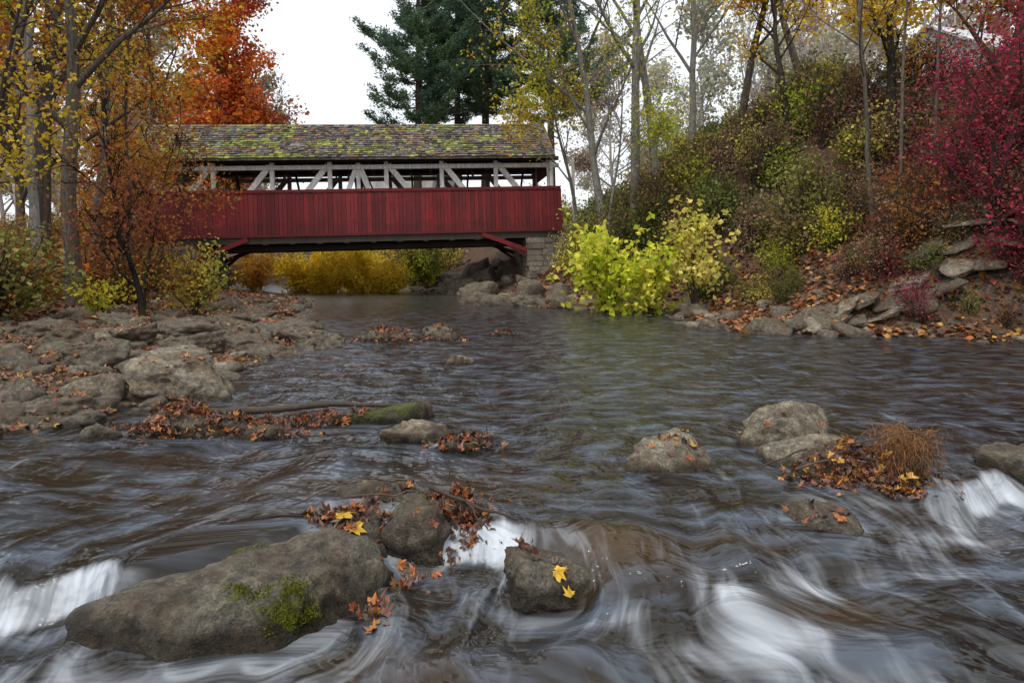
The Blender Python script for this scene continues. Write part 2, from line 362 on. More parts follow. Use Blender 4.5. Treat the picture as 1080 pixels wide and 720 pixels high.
rock('boulder', -2.15, 4.78, 1.0, .34, .13, -.3, 16, .05, True, ROCK)
rock('boulder', -1.72, 4.62, .55, .26, .085, -.3, 17, .1, False, ROCK)
rock('boulder', -1.3, 5.05, 1.5, .3, .135, -.3, 18, .12, True, ROCK, (.03, 0), [(-1.1, 5.05, .12, .4), (-.8, 5.1, .1, .25)])
rock('boulder', -3.0, 6.3, 1.32, .9, .42, -.3, 33, -.1, False, ROCKPALE, (-.08, .05), [(-2.55, 6.1, .3, .2)], 6, strata=.2, rough=.06, p=11)
rock('boulder', -.62, 8.2, .32, .3, .14, -.3, 20, .1, False, ROCKPALE)
rock('boulder', -2.0, 11.2, 1.1, .6, .18, -.3, 21, .1, True, ROCK)
rock('boulder', -1.25, 11.4, .9, .5, .22, -.3, 22, -.1, False, ROCK)
rock('boulder', -.15, 12, .4, .3, .08, -.3, 23, -.1, True, ROCK)
rock('boulder', -3.55, 5.25, .7, .45, .16, -.1, 24, .3, True, ROCKBANK, (.1, .08), flow=False)
rock('boulder', -4.1, 5.6, .7, .5, .25, -.1, 25, -.2, True, ROCKBANK, (-.1, .1), flow=False)
rock('boulder', -3.2, 5.0, .5, .35, .1, -.2, 26, .1, True, ROCK, flow=False)
for i, (x, y, w, d, zt) in enumerate([(-4.5,7.4,.8,.5,.36),(-5.1,7.0,.5,.4,.3),(-3.9,9.7,1.1,.6,.25),(-3.2,9.2,.8,.5,.14),(-4.9,10.3,1.2,.6,.36),(-2.9,10.3,.8,.5,.16),
        (-4.0,12.2,1.3,.7,.26),(-5.4,12.6,1.3,.8,.34),(-5.6,8.6,1.0,.5,.40),(-6.5,9.5,.8,.6,.45),(-4.9,6.2,.5,.4,.3),(-3.9,7.6,.45,.35,.25),(-4.0,8.4,.5,.35,.24),(-6.0,15.5,1.4,.8,.34),(-7.3,17,1.2,.8,.42),(-6.2,11,1.0,.6,.44),
        (-4.3,9.0,.9,.5,.3),(-3.5,11.3,.9,.5,.2),(-4.6,11.5,1.0,.6,.32),(-5.3,9.5,.8,.5,.38)]):
    rock('bank_boulder', x, y, w, d, zt + .03, zt-.28, 40+i, RNG.uniform(-.5, .5), True, ROCKBANK, (RNG.uniform(-.16, .16), RNG.uniform(0, .15)), sub=4 if y > 12 else 5, flow=False, rough=.12)
for i, (x, y, w, d, zt) in enumerate([(-.6,23.4,1.4,.8,.42),(.6,22.2,1.2,.8,.4),(1.8,21.6,1.2,.7,.36),(2.9,21.2,1.2,.7,.3),(3.9,19.9,1.0,.7,.4),(-1.4,25,1.2,.9,.5),(-1.5,28,1.3,1.1,.6),(-1.5,31,1.2,1.2,.7),
        (4.6,17.2,.9,.7,.35),(-1.0,27,1.1,.8,.8),(-2.4,35,2,1.4,.9),(-3.0,37,2,1.3,.9),(0.6,24.4,1.1,.8,.9),(1.6,23.4,1.0,.8,.8),(-3.2,39,2,1.3,1.2),(-1.6,36,1.6,1.3,1.5),(-2.0,38.5,1.8,1.3,2.0)]):
    rock('shore_boulder', x, y, w, d, zt, -.25, 70+i, RNG.uniform(-.5, .5), i % 2 == 0, ROCKBANK, (RNG.uniform(-.15, .15), .05), sub=4, flow=False, rough=.13)
# leaning flagstones on the right bank
for i in range(22):
    row = i // 11; x = 5.4 + (i % 11)*.42 + RNG.uniform(-.15, .15) + row*.15; y = 12.35 + row*.4 + RNG.uniform(-.15, .15) - .13*(x-5.6)
    w = RNG.uniform(.55, 1.1); lean = RNG.uniform(-.7, -.35) if x < 8.2 else RNG.uniform(-.35, .25)
    th_ = RNG.uniform(.09, .17); zt = G(x, y) + RNG.uniform(.2, .42)
    rock('stone_slab', x, y, w, RNG.uniform(.4, .7), zt, zt-th_, 90+i, RNG.uniform(-.45, .45), True, ROCKPALE if i % 3 == 0 else ROCKBANK, (0, 0), sub=4, flow=False, rough=.05, rot=(RNG.uniform(.15, .5), lean), strata=0, p=30)

def inst_stones(name, pts, seed, mats):
    rng = np.random.default_rng(seed); protos = []
    for k in range(12):
        V, Fc = rock_geo(rng, 3, 1, rng.uniform(.55, .95), rng.uniform(.10, .3), -.25, True, .12, 26, 10)
        mb = MB(); mb.add(V, Fc, 0, (1, 1, 1), True); protos.append(mb.mesh(name+'_shape', [mats[k % len(mats)]], {'moss': np.zeros(len(V))}))
    e = empty(name)
    for (x, y, z, s) in pts:
        o = bpy.data.objects.new('stone', protos[int(rng.integers(12))]); scene.collection.objects.link(o); o.parent = e
        o.location = (x, y, z); o.scale = (s, s, s*rng.uniform(.7, 1.2)); o.rotation_euler = (rng.uniform(-.25, .25), rng.uniform(-.25, .25), rng.uniform(0, 6.28))
pts = []
for k in range(1100):
    y = 3.2 + 26*RNG.random()**1.5; d = RNG.random()**1.2*(6.5 if y > 6 else 3) - .3; x = np.interp(y, _yl, _xl) - d
    s = RNG.uniform(.06, .2) if RNG.random() < .65 else RNG.uniform(.2, .6)
    pts.append((x, y, G(x, y) + s*.02, s))
for k in range(340):
    y = RNG.uniform(10.5, 34); x = np.interp(y, _yr, _xr) + RNG.random()**1.5*2.6 - .2
    s = RNG.uniform(.1, .3) if RNG.random() < .7 else RNG.uniform(.3, .8)
    pts.append((x, y, G(x, y) + s*.02, s))
for k in range(120):
    y = RNG.uniform(33, 44); x = np.interp(y, _yr, _xr) + RNG.uniform(-.5, 4); s = RNG.uniform(.3, 1.2); pts.append((x, y, G(x, y), s))
inst_stones('river_stones', pts, 5, [ROCKBANK, ROCKPALE, ROCKBANK])

BV = BVHTree.FromPolygons([tuple(v) for v in np.concatenate(RV)], np.concatenate(RF).tolist())
def drop(x, y, wz=-9):
    h = BV.ray_cast(Vector((x, y, 6)), Vector((0, 0, -1)))
    gz = G(x, y)
    if h[0] is not None and h[0].z > gz: return h[0].z, np.array(h[1][:]), True
    return gz, np.array((0, 0, 1.)), False

# ------------------------------------------------------------------ water
def ydrop(x): return np.interp(x, [-4, -2.6, -1.9, -1.5, -1.0, -.5, -.15, .1, .5, .9, 1.2, 1.7, 2.2, 2.6, 3.2, 5, 9], [2.9, 2.6, 2.45, 2.5, 2.8, 3.05, 2.93, 2.85, 2.8, 2.95, 3.1, 3.3, 3.5, 3.72, 3.6, 3.3, 3.2])
def wdrop(x): return np.interp(x, [-4, -2.1, -1.8, -1.5, -.6, -.1, .15, .5, 1.0, 1.6, 2.1, 2.35, 2.65, 2.9, 4], [.5, .3, .1, .1, .1, .09, .2, .7, .9, .7, .4, .12, .1, .4, .6])
def drp(x, y):
    yd = ydrop(x) + .08*fbm(x*4, x*0+3, None, 3, 2); w = wdrop(x)
    return sstep(yd - y, -w*.6, w)
wx = nonuni(0, 3.2, .014, 13.5, 1.035); wxl = nonuni(0, 3.2, .014, 45, 1.04)
wxs = np.array([-v for v in reversed(wxl[1:])] + wx)
wys = np.array([-v for v in reversed(nonuni(0, .1, .3, 15, 1.3)[1:])] + list(np.arange(0, 1.2, .06)) + list(np.arange(1.2, 5, .013)) + [5 + v for v in nonuni(0, .02, .02, 75, 1.014)[1:]])
Xw, Yw = np.meshgrid(wxs, wys)
lowf = sstep(-Yw, -3.4, -2.2)
psi = Xw + .22*fbm(Xw*.7, Yw*.6, None, 3, 31) + lowf*.24*fbm(Xw*1.9, Yw*1.8, None, 3, 33); phi = Yw + .2*fbm(Xw*1.2, Yw*1.2, None, 2, 34)
for (rx, ry, a) in FLOWR:
    dx = Xw-rx; dy = Yw-ry; r2 = np.maximum(dx*dx+dy*dy, (a*.9)**2); fal = np.exp(-r2/(9*a*a+.3))
    psi = psi - a*a*dx/r2*fal*.9; phi = phi + a*a*dy/r2*fal*.5
D = drp(Xw, Yw)
nearw = np.exp(-np.clip(Yw-2, 0, None)/2.5)
turb = np.exp(-np.clip(ydrop(Xw)-Yw, 0, None)/.9) * sstep(ydrop(Xw)+.4-Yw, 0, .4)
Zw = -.13*D
Zw = Zw - .03*sstep(-Yw, -2.3, -1.2)
Zw += .045*fbm(psi*2.6, phi*1.8, None, 3, 41)*(.3+.7*nearw) * (.5+.5*sstep(Yw, 0, 2))
Zw += .032*fbm(psi*6, phi*3.5, None, 2, 42)*(.10+turb)
Zw += .012*fbm(psi*3.5+2*vnoise(Xw*.4, Yw*.4, None, 8), phi*2.8, None, 4, 43)*(1+sstep(Yw, 4, 8))
Zw += .022*fbm(Xw*1.1, Yw*2.4, None, 4, 44)*sstep(Yw, 3.5, 6)
def gs(x0, y0, sx, sy): return np.exp(-((Xw-x0)/sx)**2 - ((Yw-y0)/sy)**2)
Zw += .065*gs(.42, 2.86, .3, .2) + .05*gs(.75, 2.5, .22, .14) + .06*gs(1.0, 2.75, .16, .12) + .04*gs(1.25, 2.2, .25, .12) - .05*gs(.62, 2.5, .15, .1) + .04*gs(.2, 2.15, .3, .1) - .04*gs(1.3, 2.7, .15, .12) + .04*gs(1.75, 2.6, .3, .15) + .04*gs(2.2, 2.9, .2, .15)
for (rx, ry, a) in FLOWR:
    if ry > 9: continue
    Zw += .02*gs(rx, ry+a*1.0, a*1.0, a*.5) - .015*gs(rx, ry-a*1.2, a*.9, a*.5)
Zw = Zw*(1-.75*sstep(Yw, 12, 28))
gy = np.abs(np.gradient(-.13*D, wys, axis=0))
foam = .75*np.clip(gy/.9, 0, 1)*np.interp(Xw, [-3, -2.1, -1.8, -1.55, -1.35, -.9, -.3, -.1, 0, .2, .5, .8, 1.2, 1.8, 2.3, 2.5, 2.8, 3.1], [.1, .3, .95, .9, .25, .15, .4, 1.0, 1.0, .4, .25, .3, .3, .2, .6, 1, .6, .2])
foam += .5*gs(-.03, 2.8, .06, .2) + .25*gs(-.1, 2.5, .12, .14)
foam += .60*gs(.82, 2.5, .10, .18) + .28*gs(.76, 2.75, .05, .15) + .5*gs(1.12, 2.62, .12, .09) + .48*gs(.74, 2.2, .22, .11) + .40*gs(1.2, 2.3, .28, .09) + .42*gs(1.0, 2.05, .34, .08) + .2*gs(.3, 2.42, .2, .04) + .38*gs(.95, 2.35, .13, .10)
foam += .5*gs(-1.85, 2.33, .3, .07) + .2*gs(-1.5, 2.1, .25, .07) + .35*gs(2.5, 3.55, .25, .07) + .14*gs(-.45, 2.2, .2, .08) + .26*gs(1.7, 2.75, .3, .08)+ .26*gs(2.2, 3.1, .3, .07)
foam += .08*turb
for (rx, ry, a) in FLOWR:
    if ry > 9: continue
    foam += .12*np.exp(-((Xw-rx)/(a*1.1))**2)*np.exp(-np.clip(ry-a-Yw, 0, None)/(.3+a))*sstep(ry-Yw, a*.3, a)
    rr = np.sqrt((Xw-rx)**2+(Yw-ry)**2); foam += .08*np.exp(-((rr-a*1.15)/(.04+.05*a))**2)
patch = .45+.95*np.clip(fbm(psi*1.6+5, phi*1.8, None, 3, 50)+.35, 0, 1)
foam = foam*patch + .03*nearw + .14*fbm(psi*1.0, phi*1.1, None, 3, 51)*sstep(-Yw, -14, -4)
thin = np.clip(1.1*gs(.42, 2.8, .28, .18) + .7*gs(1.0, 2.9, .16, .12)+ .7*gs(1.15, 2.45, .3, .2)+.5*gs(-.35, 2.1, .35, .15)+.5*gs(-.6,3.5,.8,.25) + .30*fbm(Xw*1.5, Yw*1.5, None, 3, 55)*nearw, 0, 1)
rip = .38 + .62*sstep(-Yw, -20, -9)
mb = MB(); ny, nx = Xw.shape
i, j = np.meshgrid(np.arange(ny-1), np.arange(nx-1), indexing='ij'); a = i*nx+j
Fq = np.stack([a, a+1, a+nx+1, a+nx], -1).reshape(-1, 4)
gz = ground(Xw, Yw).ravel(); keep = (gz[Fq].min(1) < .12); Fq = Fq[keep]
mb.add(np.stack([Xw, Yw, Zw], -1).reshape(-1, 3), Fq, 0, (1, 1, 1), True)
m, nt = newmat('creek_water'); fl = attr(nt, 'flow').outputs['Vector']; fo = attr(nt, 'foam').outputs['Fac']; th = attr(nt, 'thin').outputs['Fac']
s1 = noise(nt, fl, 1, 3, .55, (8, 2.0, 1)); s2 = noise(nt, fl, 1, 2, .5, (24, 3.2, 1)); s3 = noise(nt, fl, 1, 3, .55, (3.6, 3.4, 1)); s4 = noise(nt, fl, 1, 3, .55, (2.4, 6.5, 1))
st = math_(nt, 'ADD', math_(nt, 'MULTIPLY', s1, .75), math_(nt, 'MULTIPLY', s2, .25))
fm = math_(nt, 'ADD', fo, math_(nt, 'MULTIPLY', math_(nt, 'SUBTRACT', st, .5), 1.4))
fmask = N(nt, 'ShaderNodeMapRange'); fmask.interpolation_type = 'SMOOTHSTEP'; fmask.inputs['From Min'].default_value = .09; fmask.inputs['From Max'].default_value = .98; fmask.inputs['To Max'].default_value = .9
nt.links.new(fm, fmask.inputs[0]); fmk = fmask.outputs[0]
g = N(nt, 'ShaderNodeNewGeometry').outputs['Position']
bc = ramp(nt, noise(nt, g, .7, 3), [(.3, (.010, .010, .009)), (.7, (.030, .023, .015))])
painted_sheen = ramp(nt, math_(nt, 'ADD', math_(nt, 'MULTIPLY', s3, .5), math_(nt, 'MULTIPLY', s4, .5)), [(.46, 0), (.62, .9)])
bc = mix(nt, painted_sheen, bc, (.085, .105, .135))  # bluish sheen streaks painted into the water's base colour
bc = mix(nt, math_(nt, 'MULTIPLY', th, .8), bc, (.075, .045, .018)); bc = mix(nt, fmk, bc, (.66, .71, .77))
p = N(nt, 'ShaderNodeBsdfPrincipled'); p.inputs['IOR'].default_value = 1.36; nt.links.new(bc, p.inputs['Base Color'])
nt.links.new(math_(nt, 'ADD', math_(nt, 'MULTIPLY', fmk, .5), .15), p.inputs['Roughness'])
h = math_(nt, 'ADD', math_(nt, 'MULTIPLY', s1, .2), math_(nt, 'ADD', math_(nt, 'MULTIPLY', s3, 1.1), math_(nt, 'MULTIPLY', s4, .9)))
h = math_(nt, 'MULTIPLY', h, attr(nt, 'ripple').outputs['Fac'])
nt.links.new(bump(nt, h, .9, .07), p.inputs['Normal']); out(nt, p.outputs[0])
mb.obj('creek_water', [m], {'flow': np.stack([psi, phi, 0*psi], -1).reshape(-1, 3), 'foam': np.clip(foam, 0, 1.3).ravel(), 'thin': thin.ravel(), 'ripple': rip.ravel()})
def waterz(x, y): return -.13*float(drp(np.array([x]), np.array([y]))[0])

# ------------------------------------------------------------------ covered bridge
br = empty('covered_bridge', (BA[0], BA[1], 2.6))
br.rotation_euler = (0, -math.atan2(.59, 18.77), math.atan2(BB[1]-BA[1], BB[0]-BA[0]))
L = 19.4; W = 4.6; WT = 2.07; EV = 3.72; RG = 5.7
rng = np.random.default_rng(11)
RED = np.array((.23, .012, .016)); WH = np.array((.86, .85, .83)); DK = np.array((.05, .035, .025))
mb = MB(); x = 0
while x < L:
    w = rng.uniform(.15, .24); k = rng.uniform(.6, 1.2); c = RED*k + np.array((.012, .008, .008))*rng.random()
    for (y0, y1) in ((-.03, 0), (W, W+.03)):
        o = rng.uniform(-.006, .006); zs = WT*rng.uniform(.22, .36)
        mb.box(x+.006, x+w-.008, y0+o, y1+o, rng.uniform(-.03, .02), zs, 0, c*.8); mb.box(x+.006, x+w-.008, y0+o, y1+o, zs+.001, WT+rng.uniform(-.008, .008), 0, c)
    x += w
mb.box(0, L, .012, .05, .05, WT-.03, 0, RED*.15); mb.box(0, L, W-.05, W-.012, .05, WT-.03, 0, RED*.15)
mb.box(-.02, L+.02, -.075, -.04, WT-.03, WT+.06, 0, RED*.8); mb.box(-.02, L+.02, -.062, -.041, -.02, .1, 0, RED*.6)
mb.box(-.05, L+.05, -.04, .2, WT+.065, WT+.11, 0, RED*.7)
mb.obj('red_siding', [WOOD], None, br)
mb = MB()   # truss
npan = 7; xs7 = [.5 + i*(L-1.0)/npan for i in range(npan+1)]; mid = (L)/2
for yo in (.16, W-.16):
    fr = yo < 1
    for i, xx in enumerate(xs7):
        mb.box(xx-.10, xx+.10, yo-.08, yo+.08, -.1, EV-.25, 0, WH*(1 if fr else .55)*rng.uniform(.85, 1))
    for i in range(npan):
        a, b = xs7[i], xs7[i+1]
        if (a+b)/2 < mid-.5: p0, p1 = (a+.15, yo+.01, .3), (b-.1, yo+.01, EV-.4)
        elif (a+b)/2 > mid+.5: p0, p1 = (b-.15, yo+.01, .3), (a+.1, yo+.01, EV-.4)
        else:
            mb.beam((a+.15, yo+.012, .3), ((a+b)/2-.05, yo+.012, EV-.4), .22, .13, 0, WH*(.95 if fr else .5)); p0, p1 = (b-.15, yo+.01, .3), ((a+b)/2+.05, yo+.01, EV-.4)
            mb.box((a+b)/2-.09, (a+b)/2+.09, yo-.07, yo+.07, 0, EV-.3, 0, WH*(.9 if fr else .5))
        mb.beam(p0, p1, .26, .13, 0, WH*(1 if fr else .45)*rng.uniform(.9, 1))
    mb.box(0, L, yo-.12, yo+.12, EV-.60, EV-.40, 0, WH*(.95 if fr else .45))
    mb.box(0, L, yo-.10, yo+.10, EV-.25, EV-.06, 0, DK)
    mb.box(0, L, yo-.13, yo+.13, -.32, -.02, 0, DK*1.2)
for i in range(20):
    xx = .3 + i*(L-.6)/19
    mb.box(xx-.07, xx+.07, .02, W-.02, EV-.3+.052, EV-.3+.22, 0, DK)
    for sg in (0, 1):
        ye = -.4 if sg == 0 else W+.4
        mb.beam((xx, ye, EV-.12), (xx, W/2, RG-.18), .09, .12, 0, DK*.8)
    if i % 3 == 0:
        mb.beam((xx+.02, .3, EV-1.0), (xx+.02, 1.2, EV-.28), .1, .1, 0, DK*1.3); mb.beam((xx+.02, W-.3, EV-1.0), (xx+.02, W-1.2, EV-.28), .1, .1, 0, DK*1.3)
mb.obj('truss', [WOOD], None, br)
mb = MB()
for i in range(48):
    xx = i*L/48; mb.box(xx+.01, xx+L/48-.01, .3, W-.3, 0.0, .07, 0, DK*rng.uniform(.8, 1.5))
for i in range(16): xx = .4+i*(L-.8)/15; mb.box(xx-.12, xx+.12, .02, W-.02, -.36, -.05, 0, DK*1.1)
for yo in (1.3, 2.3, 3.3): mb.box(0, L, yo-.12, yo+.12, -.62, -.37, 0, DK*.9)
for yo in (-.0, W):
    for (x0, x1) in ((2.1, 4.6), (L-1.4, L-3.9)):
        mb.beam((x0, yo, -1.05), (x1, yo, -.1), .2, .16, 0, RED*.9)
        mb.beam((x0, yo, -1.5), ((x0+x1)/2-.1, yo, -.55), .13, .14, 0, RED*.35)
mb.obj('floor_beams', [WOOD], None, br)
mb = MB()   # roof
for sg in (0, 1):
    e = np.array([-.5 if sg == 0 else W+.5, EV-.12]); r = np.array([W/2, RG]); sl = np.linalg.norm(r-e); d = (r-e)/sl; nn = np.array([-d[1], d[0]]) if sg == 0 else np.array([d[1], -d[0]])
    q = [e, r, r-nn*.05, e-nn*.05]
    v = [(-.3, *q[0]), (-.3, *q[1]), (-.3, *q[2]), (-.3, *q[3]), (L-.3, *q[0]), (L-.3, *q[1]), (L-.3, *q[2]), (L-.3, *q[3])]
    mb.add(v, [(0,1,5,4),(3,7,6,2),(0,4,7,3),(1,2,6,5),(0,3,2,1),(4,5,6,7)], 0, DK)
    rows = 17
    for k in range(rows):
        s0 = k*sl/rows - .06; s1 = s0 + sl/rows*1.35; x = -.32 + rng.uniform(-.1, 0)
        while x < L-.32:
            w = rng.uniform(.12, .26); jit = rng.uniform(-.03, .02); lf = rng.uniform(.02, .06)
            a = e + d*(s0+jit) + nn*(.02+lf); b = e + d*min(s1, sl+.03) + nn*.012; a2 = a - nn*.03
            mo = float(fbm(np.array([x*.5]), np.array([k*.3+sg*9.]), None, 3, 77)[0]) + .5*(1-x/L) - .02*k
            c = np.array((.125, .108, .098))*rng.uniform(.3, 1.8)
            if mo + rng.normal(0, .3) > .26: c = np.array((.22, .24, .055))*rng.uniform(.4, 1.6)
            elif rng.random() < .12: c = np.array((.28, .13, .04))*rng.uniform(.6, 1.3)
            x1 = min(x+w-.012, L-.28)
            mb.add([(x, *a), (x1, *a), (x1, *b), (x, *b), (x, *a2), (x1, *a2)], [(0,1,2,3),(4,5,1,0)], 0, c); x += w
    fy = e[0] + (-.03 if sg == 0 else .03)
    mb.box(-.3, L-.3, min(fy, fy+.025), max(fy, fy+.025), e[1]-.12, e[1]+.005, 0, np.array((.16, .14, .12)))
mb.obj('shingle_roof', [SHINGLE], None, br)
mb = MB()  # gables
for gx in (.02, L-.45):
    n = 24
    for i in range(n):
        y0 = i*W/n; y1 = (i+1)*W/n-.01; yc = (y0+y1)/2; top = EV + (RG-EV-.1)*(1-abs(yc-W/2)/(W/2))
        mb.box(gx, gx+.03, y0+.02, y1, EV-.9 if .7 < yc < W-.7 else .0, top-.12, 0, (RED*rng.uniform(.7, 1.1)) if .7 < yc < W-.7 else WH*.8)
    mb.box(gx-.02, gx+.06, .66, .78, 0, EV-.9, 0, WH*.8); mb.box(gx-.02, gx+.06, W-.78, W-.66, 0, EV-.9, 0, WH*.8)
    mb.box(gx-.04, gx+.12, -.028, .04, WT+.12, EV-.3, 0, WH)
mb.box(L+.5, L+.62, -.6, -.45, 0, 3.4, 0, WH*.7)
mb.obj('portal_gable', [WOOD], None, br)
mb = MB()
for (x0, x1, sx) in ((.2, 2.3, 1), (L-1.7, L+1.0, 1)):
    z = -3.0
    while z < -.36:
        hgt = min(rng.uniform(.22, .4), -.34 - z)
        if hgt < .06: break
        for face in ('f', 'l', 'r'):
            a0, a1 = (x0, x1) if face == 'f' else (-.4, W+.4); u = a0
            while u < a1:
                w = min(rng.uniform(.3, .8), a1-u+.001); c = np.array((.27, .23, .18))*rng.uniform(.55, 1.25); pr = rng.uniform(0, .06)
                if face == 'f': mb.box(u+.01, u+w-.012, -.4-pr, -.1, z+.01, z+hgt-.012, 0, c)
                elif face == 'l': mb.box(x0-pr, x0+.3, u+.015, u+w-.012, z+.012, z+hgt-.01, 0, c)
                else: mb.box(x1-.3, x1+pr, u+.015, u+w-.012, z+.012, z+hgt-.01, 0, c)
                u += w
        z += hgt
    mb.box(x0+.05, x1-.05, -.35, W+.35, -3.2, -.38, 0, (.05, .045, .04))
mb.obj('stone_abutment', [MASON], None, br)

# ------------------------------------------------------------------ trees
def skel(rng, H, r0, lean=(0, 0), nb=(14, 6, 4), crown0=.3, ratio=(.42, .5, .5), ang=(45, 45, 45), up=.25, wig=.08, npts=(12, 7, 5, 4)):
    levels = [[] for _ in range(len(nb)+1)]; radl = [[] for _ in range(len(nb)+1)]
    def go(p, d, Ln, r, lv, tpr):
        n = npts[lv]; P = [p]; st = Ln/(n-1); dd = d.copy()
        for i in range(n-1):
            dd = dd + rng.normal(0, wig*(1 if lv else .6), 3) + np.array((0, 0, up*.12*(1 if lv else .2))); dd /= np.linalg.norm(dd); P.append(P[-1]+dd*st)
        P = np.array(P); tt = np.linspace(0, 1, n); R = r*(1-tt*tpr)**1.0
        if lv == 0: R[0] *= 1.35
        levels[lv].append(P); radl[lv].append(R)
        if lv < len(nb):
            for k in range(nb[lv]):
                t = (crown0 + (1-crown0)*((k+rng.random())/nb[lv])) if lv == 0 else rng.uniform(.2, 1)
                f = t*(n-1); i = min(int(f), n-2); q = P[i]+(P[i+1]-P[i])*(f-i); tg = P[i+1]-P[i]; tg /= np.linalg.norm(tg)
                a = rand_dirs(rng, 1)[0]; a -= tg*a.dot(tg); a /= np.linalg.norm(a); an = math.radians(ang[lv]*rng.uniform(.65, 1.3)*(1.15-.5*t if lv == 0 else 1))
                nd = tg*math.cos(an)+a*math.sin(an); nd[2] += up*.3; nd /= np.linalg.norm(nd)
                cl = Ln*ratio[lv]*rng.uniform(.6, 1.15)*(1.1-.55*t); rr = r*(1-t*tpr)
                go(q, nd, cl, max(rr*rng.uniform(.4, .65), .006), lv+1, .85)
    d0 = np.array((lean[0], lean[1], 1.)); d0 /= np.linalg.norm(d0); go(np.zeros(3), d0, H, r0, 0, .9)
    return [(np.array(a), np.array(b)) for a, b in zip(levels, radl)]
def make_tree(seed, H, r0, pal, nleaf, lsize, bark=(.10, .085, .07), lv=2, jit=.35, leafmat=None, minr=.008, zmin=0, asmesh=None, aspect=.38, cscale=.5, **kw):
    rng = np.random.default_rng(seed); S = skel(rng, H, r0, **kw); mb = MB()
    for k, (P, R) in enumerate(S):
        R = np.maximum(R, minr); tubes(mb, P, R, (9, 6, 4, 3)[k], 0, np.array(bark)*(1 if k == 0 else .85))
    if nleaf:
        pts = np.concatenate([S[k][0][:, 1:, :].reshape(-1, 3) for k in range(lv, len(S))]); pts = pts[pts[:, 2] > zmin]
        wgt = np.clip(fbm(pts[:,0]*.45, pts[:,1]*.45, pts[:,2]*.45, 2, seed) + .5, .03, None)**2; wgt /= wgt.sum()
        C = pts[rng.choice(len(pts), nleaf, p=wgt)] + rng.normal(0, jit, (nleaf, 3))*np.array((1, 1, .7))
        leaves(mb, C, lsize, pick(rng, pal, nleaf, C, cscale), rng, 1, aspect)
    return mb
def tree(name, x, y, seed, H, r0, pal, nleaf, lsize, rz=0, leafmat=None, **kw):
    o = make_tree(seed, H, r0, pal, nleaf, lsize, **kw).obj(name, [BARK, leafmat or LEAF]); o.location = (x, y, G(x, y)-.15); o.rotation_euler[2] = rz; return o
YEL = [(.56,.37,.04),(.68,.47,.05),(.46,.34,.05)]; ORG = [(.58,.17,.03),(.66,.28,.04),(.48,.11,.025),(.68,.37,.05)]; RUST = [(.30,.11,.04),(.40,.17,.05),(.23,.10,.04),(.46,.24,.06)]
REDM = [(.40,.05,.05),(.50,.12,.05),(.34,.05,.07),(.48,.08,.045)]; MAG = [(.36,.035,.085),(.50,.07,.12),(.27,.035,.07),(.45,.08,.09)]; YG = [(.46,.50,.05),(.60,.55,.07),(.36,.43,.05)]; OLV = [(.15,.17,.045),(.21,.21,.06),(.27,.25,.07),(.13,.14,.05)]
GRN = [(.09,.15,.04),(.12,.19,.05),(.17,.24,.06)]; BRN = [(.21,.12,.07),(.27,.16,.09),(.16,.11,.07)]
# left side
tree('maple_tree', -8.9, 14.0, 101, 13, .17, RUST+ORG, 3000, .10, bark=(.13,.11,.09), nb=(16,7,5), crown0=.22)
tree('maple_tree', -9.9, 12.6, 102, 11, .12, YEL+[(.5,.4,.05)], 6500, .10, nb=(14,7,4), crown0=.12)
tree('sapling_tree', -6.8, 12.6, 103, 3.8, .065, [(.24,.08,.05),(.32,.12,.05),(.19,.07,.05)], 1900, .07, bark=(.03,.024,.02), nb=(14,6,4), crown0=.15, ratio=(.38,.5,.5), wig=.14, lean=(-.12,0))
tree('sapling_tree', -7.9, 14.6, 104, 4.4, .05, RUST+[(.45,.32,.06)], 2000, .08, bark=(.05,.04,.035), nb=(14,6,4), crown0=.12, ratio=(.34,.5,.5), wig=.1)
tree('maple_tree', -10.4, 18.5, 114, 8.0, .08, RUST+ORG+[(.5,.35,.06)], 3500, .10, bark=(.08,.07,.06), nb=(14,6,4), crown0=.2, ratio=(.28,.5,.5))
tree('maple_tree', -13.3, 19, 105, 15, .2, ORG+RUST, 7500, .15, nb=(18,7,5), crown0=.2, bark=(.12,.10,.09))
tree('maple_tree', -12.9, 21, 106, 16, .17, [(.45,.17,.06),(.5,.26,.07)], 4500, .15, nb=(18,7,5), crown0=.35, bark=(.16,.14,.13), ratio=(.3,.5,.5))
tree('maple_tree', -17.0, 25, 107, 16, .2, ORG+YEL, 9000, .17, nb=(18,7,5), crown0=.15)
tree('maple_tree', -13.3, 15.5, 108, 12, .17, YEL+YG, 10000, .13, nb=(16,7,5), crown0=.12)
tree('maple_tree', -17.6, 40, 109, 19, .25, [(.62,.18,.03),(.55,.11,.04),(.7,.28,.05),(.46,.08,.04)], 22000, .24, nb=(20,8,5), crown0=.2, ratio=(.38,.5,.5))
tree('maple_tree', -22.5, 43, 110, 21, .28, ORG+[(.5,.32,.09)], 14000, .26, nb=(20,8,5), crown0=.2, ratio=(.36,.5,.5))
tree('maple_tree', -26.5, 37, 111, 19, .25, RUST+YEL, 12000, .24, nb=(20,8,5), crown0=.15)
tree('birch_tree', -11.8, 17, 112, 14, .13, [(.55,.32,.06)], 2400, .11, nb=(16,6,4), crown0=.35, bark=(.30,.28,.26))
tree('maple_tree', -17.3, 28.4, 113, 7.0, .12, [(.6,.28,.06),(.6,.45,.07),(.45,.18,.05)], 4500, .15, nb=(16,6,4), crown0=.12)
